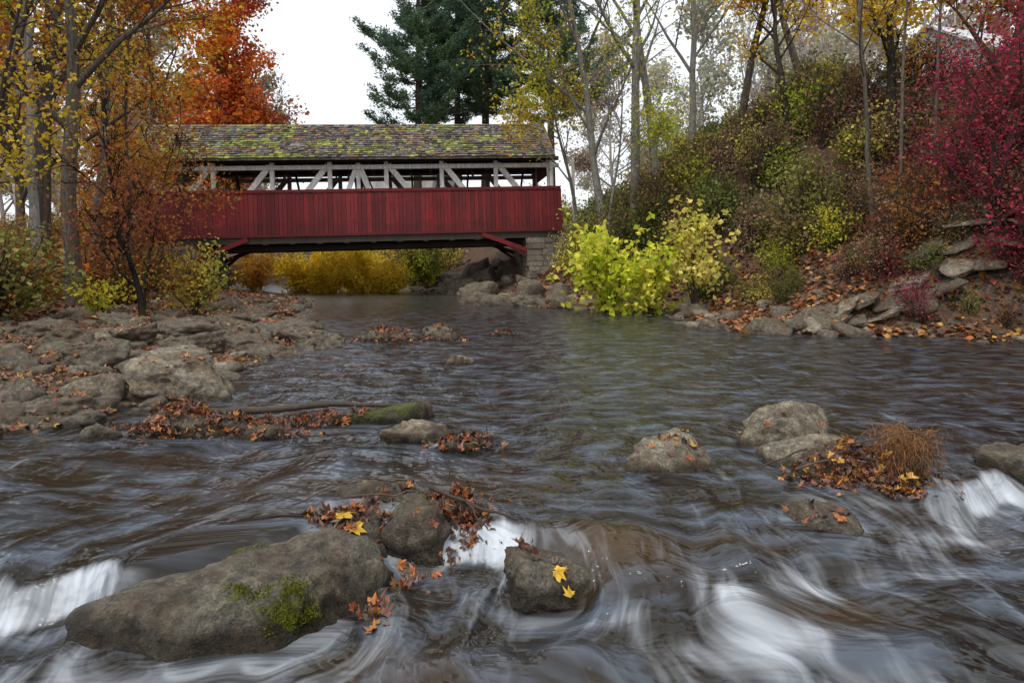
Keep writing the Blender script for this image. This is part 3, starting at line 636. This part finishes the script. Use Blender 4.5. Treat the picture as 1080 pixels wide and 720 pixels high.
# right side
GB = (.24,.225,.205)
tree('ash_tree', 3.6, 26.5, 121, 17, .17, YG+YEL, 1800, .15, bark=GB, nb=(17,7,5), crown0=.2, lean=(-.1,0))
tree('ash_tree', 4.6, 25.0, 122, 18, .20, YEL, 500, .14, bark=GB, nb=(18,8,5), crown0=.28, lean=(.03,0))
tree('ash_tree', 5.5, 25.5, 123, 18, .18, YEL, 300, .14, bark=GB, nb=(18,8,5), crown0=.3, lean=(-.06,0))
tree('ash_tree', 6.9, 27.0, 124, 17, .16, YEL, 300, .14, bark=GB, nb=(18,8,5), crown0=.25, lean=(.12,0))
tree('aspen_tree', 3.0, 29.5, 125, 10, .10, YG+YEL, 3600, .13, bark=GB, nb=(16,7,4), crown0=.3)
tree('aspen_tree', 3.4, 24.2, 126, 7.5, .07, YG, 1800, .11, bark=GB, nb=(14,6,4), crown0=.35)
tree('slender_tree', 8.1, 15.2, 127, 9, .06, YEL, 600, .10, bark=(.16,.14,.12), nb=(14,5,3), crown0=.35, lean=(-.1,0), ratio=(.3,.5,.5))
tree('slender_tree', 8.4, 14.8, 128, 9, .045, YEL, 600, .10, bark=(.14,.12,.10), nb=(14,5,3), crown0=.4, lean=(-.03,0), ratio=(.3,.5,.5))
tree('slender_tree', 9.0, 14.6, 129, 9, .045, YEL, 500, .10, bark=(.13,.11,.10), nb=(12,5,3), crown0=.4, ratio=(.3,.5,.5))
YB = [(.75,.5,.05),(.82,.6,.06),(.72,.42,.05)]
tree('maple_tree', 11.4, 20.5, 130, 6.8, .16, YB, 9000, .14, bark=(.04,.035,.03), nb=(16,7,5), crown0=.3, ratio=(.45,.5,.5))
tree('maple_tree', 9.1, 22.5, 131, 8.0, .14, YB, 7000, .14, bark=(.05,.04,.035), nb=(16,7,5), crown0=.35, ratio=(.42,.5,.5))
tree('maple_tree', 9.9, 13.6, 132, 6.2, .20, ORG+RUST+YEL, 4500, .11, bark=(.07,.055,.045), nb=(16,7,5), crown0=.25, lean=(.02,0))
tree('maple_tree', 13.5, 17.5, 133, 8, .2, ORG+YEL, 8000, .13, bark=(.06,.05,.04), nb=(18,7,5), crown0=.2)
tree('bare_tree', 8.5, 26, 134, 15, .17, YEL, 300, .14, bark=(.12,.105,.095), nb=(18,8,5), crown0=.25, lean=(.1,0), wig=.12)
tree('bare_tree', 11.6, 27, 135, 15, .17, YEL, 1500, .15, bark=(.12,.105,.095), nb=(18,8,5), crown0=.25, lean=(-.1,0), wig=.12)
# pines
def pine(x, y, seed, H, r0, c0, spread):
    rng = np.random.default_rng(seed); mb = MB(); n = 14
    t = np.linspace(0, 1, n); P = np.stack([.15*np.sin(t*3+seed), .1*np.cos(t*4), t*H], 1); tubes(mb, P[None], (r0*(1-.92*t))[None], 8, 0, (.07,.06,.05))
    z = c0*H; BP = []; BR = []; NC = []; NA = []
    while z < H*.99:
        f = (z-c0*H)/(H*(1-c0)); ln = spread*(1-f)**.6*(.4+.6*min(1, f*5+.35))
        for k in range(rng.integers(5, 8)):
            if rng.random() < .1: continue
            az = rng.uniform(0, 6.28); l = ln*rng.uniform(.4, 1.3)+.3; s = np.linspace(0, 1, 6); rise = rng.uniform(-.05, .3)
            B = np.stack([math.cos(az)*l*s, math.sin(az)*l*s, z + l*(rise*s + .22*s*s - .14*np.sin(s*3.1))], 1) + rng.normal(0, .08, (6, 3))*s[:, None]; BP.append(B); BR.append(.05*(1-.85*s)*(1-.6*f))
            m = int(10*l)
            for q in range(m):
                u = rng.uniform(.25, 1.03); b = np.array([np.interp(u, s, B[:, c_]) for c_ in range(3)]); sd = rng.choice((-1, 1)); an = az + sd*rng.uniform(.3, 1.3)
                sl = rng.uniform(.15, .9)*(1.2-u*.7)*min(l*.45, 1.3)
                K = 13; uu = rng.random(K); cc = b + np.stack([np.cos(an)*uu*sl, np.sin(an)*uu*sl, uu*sl*.3], 1) + rng.normal(0, .13, (K, 3))
                NC.append(cc); aa = np.stack([np.cos(an+rng.normal(0, .8, K)), np.sin(an+rng.normal(0, .8, K)), rng.normal(.35, .45, K)], 1); NA.append(aa)
        z += rng.uniform(.45, .8)
    tubes(mb, np.array(BP), np.array(BR), 4, 0, (.08,.07,.06)); C = np.concatenate(NC); A = np.concatenate(NA); A /= np.linalg.norm(A, axis=1, keepdims=True)
    leaves(mb, C, .30, pick(rng, [(.10,.165,.115),(.13,.20,.125),(.17,.25,.13)], len(C), C, .5), rng, 1, .15, 1.2, A)
    o = mb.obj('pine_tree', [BARK, LEAF]); o.location = (x, y, G(x, y)-.2)
pine(-7.0, 50, 201, 27, .38, .36, 4.2); pine(-2.2, 53, 202, 29, .40, .34, 5.2); pine(2.8, 50, 203, 26, .34, .34, 4.8); pine(-4.6, 59, 204, 31, .4, .34, 4.6)

# ------------------------------------------------------------------ shrubs
def shrub_mb(seed, H, spread, pal, nleaf, lsize, stems=9, bark=(.07,.055,.045), jit=.09, cscale=1.2, zb=.8, aspect=.38):
    rng = np.random.default_rng(seed); mb = MB(); P0 = []; R0 = []; P1 = []; R1 = []
    for k in range(stems):
        az = rng.uniform(0, 6.28); sp = spread*rng.random()**.7; s = np.linspace(0, 1, 7); hh = H*rng.uniform(.6, 1.05)
        P = np.stack([math.cos(az)*sp*(s**1.3), math.sin(az)*sp*(s**1.3), hh*(s - .18*s*s*sp/max(spread, .1))], 1) + rng.normal(0, .02*H, (7, 3))*s[:, None]; P0.append(P); R0.append(.012*H**.5*(1-.8*s)+.003)
        for q in range(9):
            u = rng.uniform(.2, 1); b = np.array([np.interp(u, s, P[:, i]) for i in range(3)]); d = rand_dirs(rng, 1, .6)[0]; l = H*rng.uniform(.12, .38); ss = np.linspace(0, 1, 5)[:, None]
            Q = b + d*l*ss + rng.normal(0, .03*H, (5, 3))*ss; P1.append(Q); R1.append(.005*(1-.7*ss[:, 0])+.0015)
    tubes(mb, np.array(P0), np.array(R0), 5, 0, bark); tubes(mb, np.array(P1), np.array(R1), 3, 0, bark)
    pts = np.concatenate([np.array(P1)[:, 1:].reshape(-1, 3), np.array(P0)[:, 4:].reshape(-1, 3)])
    C = pts[rng.integers(0, len(pts), nleaf)] + rng.normal(0, jit, (nleaf, 3)); C[:, 2] = np.abs(C[:, 2])
    leaves(mb, C, lsize, pick(rng, pal, nleaf, C, cscale), rng, 1, aspect, zb); return mb
def shrub(name, x, y, seed, H, spread, pal, nleaf, lsize, **kw):
    o = shrub_mb(seed, H, spread, pal, nleaf, lsize, **kw).obj(name, [BARK, LEAF]); o.location = (x, y, G(x, y)-.05); return o
BYG = [(.60,.68,.05),(.74,.72,.08),(.50,.60,.06),(.78,.72,.12)]
shrub('yellow_green_bush', 2.6, 18.4, 301, 3.2, 1.0, BYG, 1400, .18, stems=9, jit=.13, aspect=.42)
shrub('yellow_green_bush', 3.6, 18.0, 302, 2.1, 1.0, BYG, 1100, .17, stems=8, jit=.13, aspect=.42)
shrub('yellow_green_bush', 4.7, 17.6, 303, 2.9, .8, [(.78,.68,.2),(.7,.6,.12),(.5,.5,.08)], 900, .15, stems=8, jit=.12, aspect=.42)
shrub('burning_bush', 9.4, 12.7, 304, 3.2, 1.8, MAG, 4000, .075, stems=26, jit=.15)
shrub('burning_bush', 10.4, 13.2, 305, 3.4, 1.9, MAG+REDM, 4000, .075, stems=24, jit=.15)
shrub('burning_bush', 8.7, 12.3, 306, 2.3, 1.2, MAG+BRN, 1700, .07, stems=20, jit=.14)
shrub('burning_bush', 8.9, 11.6, 312, 1.7, 1.1, MAG, 1700, .065, stems=18, jit=.12)
shrub('burning_bush', 9.4, 11.4, 315, 2.4, 1.3, MAG, 2600, .07, stems=20, jit=.13)
shrub('burning_bush', 9.2, 10.8, 317, 1.3, .9, BRN+MAG, 1000, .06, stems=18, jit=.12)
GLD = [(.8,.6,.05),(.85,.68,.07),(.78,.48,.04),(.7,.55,.07)]
shrub('golden_bush', -8.6, 39, 307, 2.9, 2.4, GLD, 6500, .17, stems=16, jit=.16)
shrub('golden_bush', -12.0, 40, 308, 2.9, 2.5, GLD, 6500, .17, stems=16, jit=.16)
shrub('golden_bush', -5.4, 42, 309, 3.2, 2.0, YG+OLV, 4500, .16, stems=14, jit=.16)
shrub('golden_bush', -10.2, 44, 316, 3.6, 2.6, GLD, 6500, .18, stems=16, jit=.18)
shrub('golden_bush', -10.3, 38.0, 318, 1.9, 1.9, GLD, 4200, .14, stems=16, jit=.14)
shrub('golden_bush', -7.2, 38.2, 320, 1.8, 1.6, GLD, 3400, .14, stems=16, jit=.14)
shrub('orange_bush', -15.2, 40, 310, 2.6, 2.2, [(.7,.4,.07),(.6,.33,.08),(.5,.4,.12)], 5000, .16, stems=14, jit=.16)
shrub('yellow_green_bush', -6.9, 14.8, 311, 1.7, .9, [(.42,.42,.09),(.58,.44,.07),(.48,.3,.07)], 1600, .08, stems=14, jit=.10)
shrub('green_bush', -7.9, 13.0, 313, .7, .7, [(.55,.55,.06),(.65,.55,.06)], 450, .09, stems=9)
shrub('orange_bush', -8.8, 11.9, 314, 1.3, .9, RUST+ORG, 1100, .08, stems=12)
shrub('brown_bush', -8.6, 15.5, 319, 2.2, 1.3, BRN+RUST, 2000, .08, stems=18, jit=.14)
def inst_shrubs(name, protos, spots, seed):
    rng = np.random.default_rng(seed); e = empty(name)
    for (x, y, s, k) in spots:
        o = bpy.data.objects.new('shrub', protos[k]); scene.collection.objects.link(o); o.parent = e; o.location = (x, y, G(x, y)-.08)
        o.scale = (s*rng.uniform(.85, 1.2), s*rng.uniform(.85, 1.2), s*rng.uniform(.8, 1.15)); o.rotation_euler = (rng.uniform(-.12, .12), rng.uniform(-.12, .12), rng.uniform(0, 6.28))
PR = [shrub_mb(400+i, 1.5, 1.0, pal, n, ls, stems=14, jit=.14).mesh('shrub_shape', [BARK, LEAFV]) for i, (pal, n, ls) in enumerate([
    (OLV, 1200, .085), (OLV+YG, 1100, .09), ([(.36,.29,.11),(.27,.23,.09),(.21,.21,.08)], 1000, .085), (BRN, 500, .08), ([(.60,.47,.10),(.50,.43,.09),(.40,.34,.10)], 900, .09), (GRN+OLV, 1200, .09), (RUST, 700, .08), (REDM+MAG, 800, .07), (ORG, 800, .08), ([(.34,.21,.15),(.40,.24,.16),(.27,.18,.14)], 600, .08)])]
sp = []; rng = np.random.default_rng(21)
while len(sp) < 400:
    y = rng.uniform(11.0, 34); dd_ = rng.uniform(1.5, 12); x = np.interp(y, _yr, _xr) + dd_
    if x > 24 or G(x, y) < .3: continue
    fx = x/y
    if y > 21.5 and fx < .09: continue
    if 5.2 < x < 9.4 and y < 13.4 and dd_ < 2.6: continue
    if y > 29 and x < 3.6: continue
    if fx > .56: k = rng.choice([3, 6, 7, 9, 2, 7, 9])
    elif fx > .38: k = rng.choice([0, 2, 4, 9, 3, 1, 3, 9])
    else: k = rng.choice([0, 1, 5, 2, 4, 0, 9, 3])
    sc = rng.uniform(.6, 1.15)*(1.15 if y > 18 else .8)
    if dd_ < 3: sc *= .6
    sp.append((x, y, sc, int(k)))
for k in range(110):   # brambles over the near slope
    x = rng.uniform(6.8, 12); y = rng.uniform(10.9, 14.2)
    if x - np.interp(y, _yr, _xr) < 1.0: continue
    if 5.4 < x < 9.9 and y < 12.7 - .13*(x-5.6) and rng.random() < .7: continue
    sp.append((x, y, rng.uniform(.25, .6), int(rng.choice([3, 9, 2, 3, 7, 6, 0]))))
inst_shrubs('hillside_shrubs', PR, sp, 3)
sp = []
while len(sp) < 250:
    y = rng.uniform(9.5, 40); d = rng.uniform(4.4, 14) if y < 28 else rng.uniform(2.5, 13); x = np.interp(y, _yl, _xl) - d
    if y > 29 and y < 37.5 and x > -17.5: continue
    if y < 14 and x > -7.2: continue
    if x < -30: continue
    sp.append((x, y, rng.uniform(.5, 1.1), int(rng.choice([0, 2, 4, 6, 8, 9, 6, 1, 3]))))
inst_shrubs('bank_shrubs', PR, sp, 4)
sp = []
for k in range(150):
    y = rng.uniform(43, 62); x = rng.uniform(-30, 6)
    xl, xr = np.interp(y, _yl, _xl), np.interp(y, _yr, _xr)
    if xl-.8 < x < xr+.8: continue
    sp.append((x, y, rng.uniform(1.1, 1.9), int(rng.choice([4, 8, 4, 1, 4, 2]))))
inst_shrubs('far_bank_shrubs', PR, sp, 5)

# distant trees, haze painted in as pale bark and leaf colours
HAZEBARK = simple_mat('haze_painted_bark', 1, 2, .85, 1.1)
def dmesh(seed, pal, n, ls, bark, H=15): return make_tree(seed, H, .20, pal, n, ls, bark=bark, nb=(16, 7, 4), crown0=.18, minr=.02, jit=.5).mesh('distant_tree_shape', [HAZEBARK, LEAFV])
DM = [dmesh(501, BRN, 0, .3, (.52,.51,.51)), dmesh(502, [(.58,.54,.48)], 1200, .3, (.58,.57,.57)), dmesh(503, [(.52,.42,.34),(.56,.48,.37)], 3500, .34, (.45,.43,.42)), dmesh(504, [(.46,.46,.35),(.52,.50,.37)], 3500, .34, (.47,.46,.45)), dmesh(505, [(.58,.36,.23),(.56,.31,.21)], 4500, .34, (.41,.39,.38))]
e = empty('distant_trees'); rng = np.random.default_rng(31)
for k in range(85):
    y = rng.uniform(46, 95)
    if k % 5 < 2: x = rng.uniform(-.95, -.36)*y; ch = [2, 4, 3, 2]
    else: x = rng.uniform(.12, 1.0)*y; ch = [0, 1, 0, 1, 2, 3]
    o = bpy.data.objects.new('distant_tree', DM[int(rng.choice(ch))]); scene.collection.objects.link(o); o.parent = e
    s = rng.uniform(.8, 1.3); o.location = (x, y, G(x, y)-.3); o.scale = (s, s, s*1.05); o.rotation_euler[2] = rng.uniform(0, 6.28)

# ------------------------------------------------------------------ houses
def house(name, x, y, z0, w, d, h, rh, rz, wall, roof):
    e = empty(name, (x, y, z0)); e.rotation_euler[2] = rz; mb = MB(); n = int(h/.2)
    for k in range(n): mb.box(-w/2, w/2, -d/2-(.012 if k % 2 else 0), d/2+(.012 if k % 2 else 0), k*h/n, (k+1)*h/n-.004, 0, np.array(wall))
    mb.add([(-w/2,-d/2+.01,h),(-w/2,d/2-.01,h),(-w/2,0,h+rh),(w/2,-d/2+.01,h),(w/2,d/2-.01,h),(w/2,0,h+rh)], [(0,1,2),(3,5,4)], 0, wall); mb.obj('walls', [WOOD], None, e)
    mb = MB()
    for sg in (-1, 1):
        a = (-w/2-.3, sg*(d/2+.35), h-.2); b = (w/2+.3, sg*(d/2+.35), h-.2); c = (w/2+.3, 0, h+rh+.08); dd = (-w/2-.3, 0, h+rh+.08)
        up = lambda p: (p[0], p[1], p[2]+.12)
        mb.add([a, b, c, dd, up(a), up(b), up(c), up(dd)], [(0,1,2,3),(4,7,6,5),(0,4,5,1),(1,5,6,2),(3,7,4,0)], 0, roof)
    mb.box(-.5+w*.2, w*.2+.2, -.3, .3, h+rh*.5, h+rh+.9, 0, (.2,.08,.06)); mb.obj('roof', [SHINGLE], None, e)
    mb = MB()
    for fx in (-.32, 0, .32):
        for zz in ([1.0] if h < 4 else [1.0, 3.6]):
            mb.box(fx*w-.5, fx*w+.5, -d/2-.06, -d/2-.02, zz, zz+1.4, 0, (.6,.6,.58)); mb.box(fx*w-.4, fx*w+.4, -d/2-.075, -d/2-.061, zz+.1, zz+1.3, 0, (.03,.035,.04))
    for yy in (-.25, .25):
        mb.box(w/2+.02, w/2+.05, yy*d-.4, yy*d+.4, 1.2, 2.5, 0, (.03,.035,.04)); mb.box(-w/2-.05, -w/2-.02, yy*d-.4, yy*d+.4, 1.2, 2.5, 0, (.03,.035,.04))
    mb.obj('windows', [WOOD], None, e)
house('white_house', 21.3, 31, G(21.3, 31)+.1, 6, 6, 3.0, 1.8, .3, (.78,.78,.8), (.5,.49,.5))
house('farm_house', -9.4, 64, G(-9.4, 64)-.1, 7, 7, 5.8, 2.8, 1.3, (.7,.68,.66), (.3,.28,.27))

# ------------------------------------------------------------------ fallen leaves, debris
rng = np.random.default_rng(41)
LIT = [(.32,.10,.03),(.42,.17,.04),(.20,.075,.035),(.14,.07,.04),(.45,.24,.05),(.25,.06,.025),(.16,.10,.06),(.18,.12,.08)]
mb = MB(); n = 30000
y = 3.6 + 32*rng.random(n)**1.7; d = rng.random(n)**1.1*8 - .05; x = np.interp(y, _yl, _xl) - d
y2 = rng.uniform(10.8, 33, n//2); x2 = np.interp(y2, _yr, _xr) + rng.random(n//2)**1.4*5 - .1; x = np.append(x, x2); y = np.append(y, y2)
z = ground(x, y) + .012 + rng.random(len(x))*.03; ok = z > .02; C = np.stack([x, y, z], 1)[ok]
nr = rand_dirs(rng, len(C), 2.6); dist = C[:, 1]; near = dist < 11
lobed(mb, C[near], nr[near], .085, pick(rng, LIT, near.sum()), rng, 0)
far = ~near; leaves(mb, C[far], .13, pick(rng, LIT, far.sum()), rng, 0, .42, 2.5)
Pn = []; Nn = []
for k in range(7000):   # leaves lying on the bank stones
    if k % 4: yy = rng.uniform(4.6, 18); xx = np.interp(yy, _yl, _xl) - rng.uniform(-.3, 3.6)
    else: yy = rng.uniform(11.5, 14.5); xx = rng.uniform(5, 10.2)
    if fbm(np.array([xx*1.3]), np.array([yy*1.3]), None, 2, 3)[0] < -.1: continue
    zz, nn, hit = drop(xx, yy)
    if hit and nn[2] > .6 and zz > .05: nn = nn + rng.normal(0, .2, 3); Pn.append((xx, yy, zz+.012)); Nn.append(nn/np.linalg.norm(nn))
lobed(mb, np.array(Pn), np.array(Nn), .085, pick(rng, LIT, len(Pn)), rng, 0)
mb.obj('fallen_leaves', [DRY])
def pile(name, spots, seed, size=.075, pal=LIT):
    rng = np.random.default_rng(seed); mb = MB(); P = []; Nn = []
    for (cx, cy, sx, sy, hgt, num) in spots:
        for k in range(num):
            px, py = cx + rng.normal(0, sx), cy + rng.normal(0, sy); zz, nn, hit = drop(px, py)
            wz = waterz(px, py); zz = max(zz, wz + .005)
            r = ((px-cx)/sx)**2+((py-cy)/sy)**2
            zz += rng.random()*hgt*math.exp(-r*.4) + .006; nn = nn + rng.normal(0, .28 + (.5 if hgt > .03 else 0), 3); nn /= np.linalg.norm(nn); P.append((px, py, zz)); Nn.append(nn)
    lobed(mb, np.array(P), np.array(Nn), size, pick(rng, pal, len(P), None, 1, .4), rng, 0, .8); return mb.obj(name, [DRY])
PB = [(.26,.07,.025),(.36,.11,.028),(.13,.055,.035),(.17,.065,.035),(.40,.16,.035),(.09,.05,.035),(.15,.09,.06),(.10,.06,.04)]
pile('leaf_pile', [(-.22, 3.02, .07, .08, .10, 230), (-.70, 2.99, .10, .07, .05, 170), (-.84, 3.02, .08, .06, .03, 110), (-.4, 3.24, .12, .04, .04, 90), (-.41, 2.72, .04, .05, .02, 22)], 1, .06, PB)
pile('leaf_pile', [(1.85, 3.66, .15, .08, .14, 330), (2.05, 3.62, .12, .07, .08, 160), (1.62, 3.6, .1, .05, .03, 70), (1.95, 3.5, .10, .03, .02, 40)], 2, .06, PB+[(.5,.26,.03)])
pile('leaf_pile', [(-.3, 4.33, .1, .06, .07, 120)], 3, .065, PB)
pile('leaf_pile', [(-2.3, 4.72, .2, .1, .12, 380), (-1.85, 4.85, .2, .08, .08, 250), (-1.4, 5.0, .2, .07, .04, 100), (-1.55, 4.6, .15, .05, .03, 60)], 4, .065, PB)
pile('leaf_pile', [(-2.0, 11.1, .3, .15, .1, 200), (-1.3, 11.3, .25, .15, .06, 90), (-.15, 12, .12, .08, .06, 40)], 5, .09, PB)
pile('leaf_pile', [(1.02, 3.9, .09, .06, .03, 22), (1.4, 3.15, .1, .06, .01, 12), (-.48, 2.46, .04, .06, .03, 26), (.17, 2.6, .05, .03, .01, 5), (1.7, 4.3, .2, .1, .01, 8), (.05, 2.72, .02, .02, .04, 5)], 6, .07, PB+[(.5,.26,.03)])
def single(name, pts, col, size, seed):
    rng = np.random.default_rng(seed); mb = MB(); P = []; Q = []
    for (px, py) in pts: zz, nn, h = drop(px, py); P.append((px, py, max(zz, waterz(px, py))+.025)); q = nn*.5 + np.array((0, -.25, .5)); Q.append(q/np.linalg.norm(q))
    lobed(mb, np.array(P), np.array(Q), size, np.array([col]*len(P))*rng.uniform(.85, 1.1, (len(P), 1)), rng, 0, .5); return mb.obj(name, [DRY])
single('yellow_leaf', [(-.73, 2.92), (-.67, 2.89), (.17, 2.57), (.22, 2.56)], (.66, .40, .03), .11, 2)
single('orange_leaf', [(.06, 2.70), (-.5, 2.5), (-.47, 2.44), (.93, 3.86), (1.5, 3.1)], (.5, .16, .03), .08, 3)
rng = np.random.default_rng(51)
def sticks(name, lst, col):
    mb = MB()
    for (p0, p1, r, w) in lst:
        s = np.linspace(0, 1, 12)[:, None]; P = np.array(p0)+(np.array(p1)-np.array(p0))*s; P += np.cumsum(rng.normal(0, w, (12, 3)), 0)*np.sin(s*math.pi)
        tubes(mb, P[None], (r*(1-.6*s[:, 0])*rng.uniform(.8, 1.2, 12))[None], 7, 0, col)
    return mb.obj(name, [TWIG])
sticks('driftwood_stick', [((-.36, 3.0, .16), (.02, 2.86, .07), .011, .006), ((-.2, 2.95, .12), (-.1, 2.85, .03), .006, .004)], (.05, .035, .025))
sticks('driftwood_stick', [((-.75, 3.05, .10), (-.35, 2.95, .16), .006, .01), ((-.6, 3.2, .13), (-.2, 3.15, .19), .004, .012), ((-.3, 3.1, .15), (-.12, 3.05, .25), .003, .008), ((-.95, 2.95, .1), (-.6, 3.1, .16), .004, .01)], (.09, .06, .04))
sticks('driftwood_stick', [((1.5, 3.62, .06), (2.2, 3.7, .2), .008, .012), ((1.6, 3.7, .15), (1.2, 3.8, .08), .006, .01), ((1.75, 3.6, .2), (2.15, 3.55, .28), .004, .01), ((1.9, 3.7, .2), (2.3, 3.8, .36), .003, .01)], (.08, .05, .035))
sticks('fallen_log', [((-2.4, 4.85, .10), (-.75, 5.2, .09), .035, .010)], (.06, .045, .03))
mb = MB(); Ps = []; Rs = []; Cs = []
for k in range(620):
    az = rng.uniform(0, 6.28); b = np.array((2.11+rng.normal(0, .075), 3.68+rng.normal(0, .05), .12+rng.random()*.12)); s = np.linspace(0, 1, 8)[:, None]; l = rng.uniform(.1, .28); o = np.array((math.cos(az), math.sin(az), 0))
    upz = rng.uniform(-.1, .85); P = b + o*l*.45*s + np.array((0, 0, 1))*(l*upz*s - (l*.55+.18)*s**2.2*rng.uniform(.2, 1)) + rng.normal(0, .012, (8, 3))*s; Ps.append(P); Rs.append(.0017*(1-.5*s[:, 0])); Cs.append(np.array((.30, .14, .05))*rng.uniform(.3, 1.4))
tubes(mb, np.array(Ps), np.array(Rs), 3, 0, np.array(Cs)); mb.obj('dry_grass_clump', [TWIG])
mb = MB(); Cc = []
for (mx, my, mr, num) in ((-.74, 2.34, .095, 3400), (-1.1, 2.75, .06, 900), (-.95, 2.36, .03, 250)):
    for k in range(num):
        px, py = mx+rng.normal(0, mr*.6)*1.3, my+rng.normal(0, mr*.5)
        if vnoise(np.array([px*28]), np.array([py*28]))[0] < -.2: continue
        zz, nn, hit = drop(px, py)
        if hit and zz > -.11: Cc.append((px, py, zz+.003))
C = np.array(Cc); A = rand_dirs(rng, len(C), 1.5); leaves(mb, C, .011, pick(rng, [(.14,.155,.02),(.22,.235,.03),(.09,.105,.015)], len(C), C, 12), rng, 0, .2, 0, A); mb.obj('moss_patch', [LEAF])

# ------------------------------------------------------------------ light, world, camera
w = bpy.data.worlds.new('World'); scene.world = w; w.use_nodes = True; nt = w.node_tree; bg = nt.nodes['Background']
sky = nt.nodes.new('ShaderNodeTexSky'); sky.sky_type = 'NISHITA'; sky.sun_disc = False; sky.sun_elevation = math.radians(58); sky.sun_rotation = math.radians(210); sky.air_density = 1.0; sky.dust_density = 3
c = mix(nt, .7, sky.outputs[0], (10.2, 10.4, 10.6)); nt.links.new(c, bg.inputs[0]); bg.inputs[1].default_value = .142
sl = bpy.data.lights.new('overcast_sun', 'SUN'); sl.energy = 1.5; sl.angle = math.radians(12); sl.color = (1, .95, .87)
so = bpy.data.objects.new('overcast_sun', sl); so.rotation_euler = (math.radians(32), 0, math.radians(-30)); scene.collection.objects.link(so)
cam = bpy.data.cameras.new('camera'); cam.lens = 24; cam.sensor_width = 36; cam.shift_y = -.0667; cam.clip_end = 2000; cam.clip_start = .05
co = bpy.data.objects.new('camera', cam); co.location = (0, 0, 1.1); co.rotation_euler = (math.radians(90), 0, 0); scene.collection.objects.link(co); scene.camera = co
scene.view_settings.view_transform = 'Standard'; scene.view_settings.look = 'None'; scene.view_settings.exposure = 0
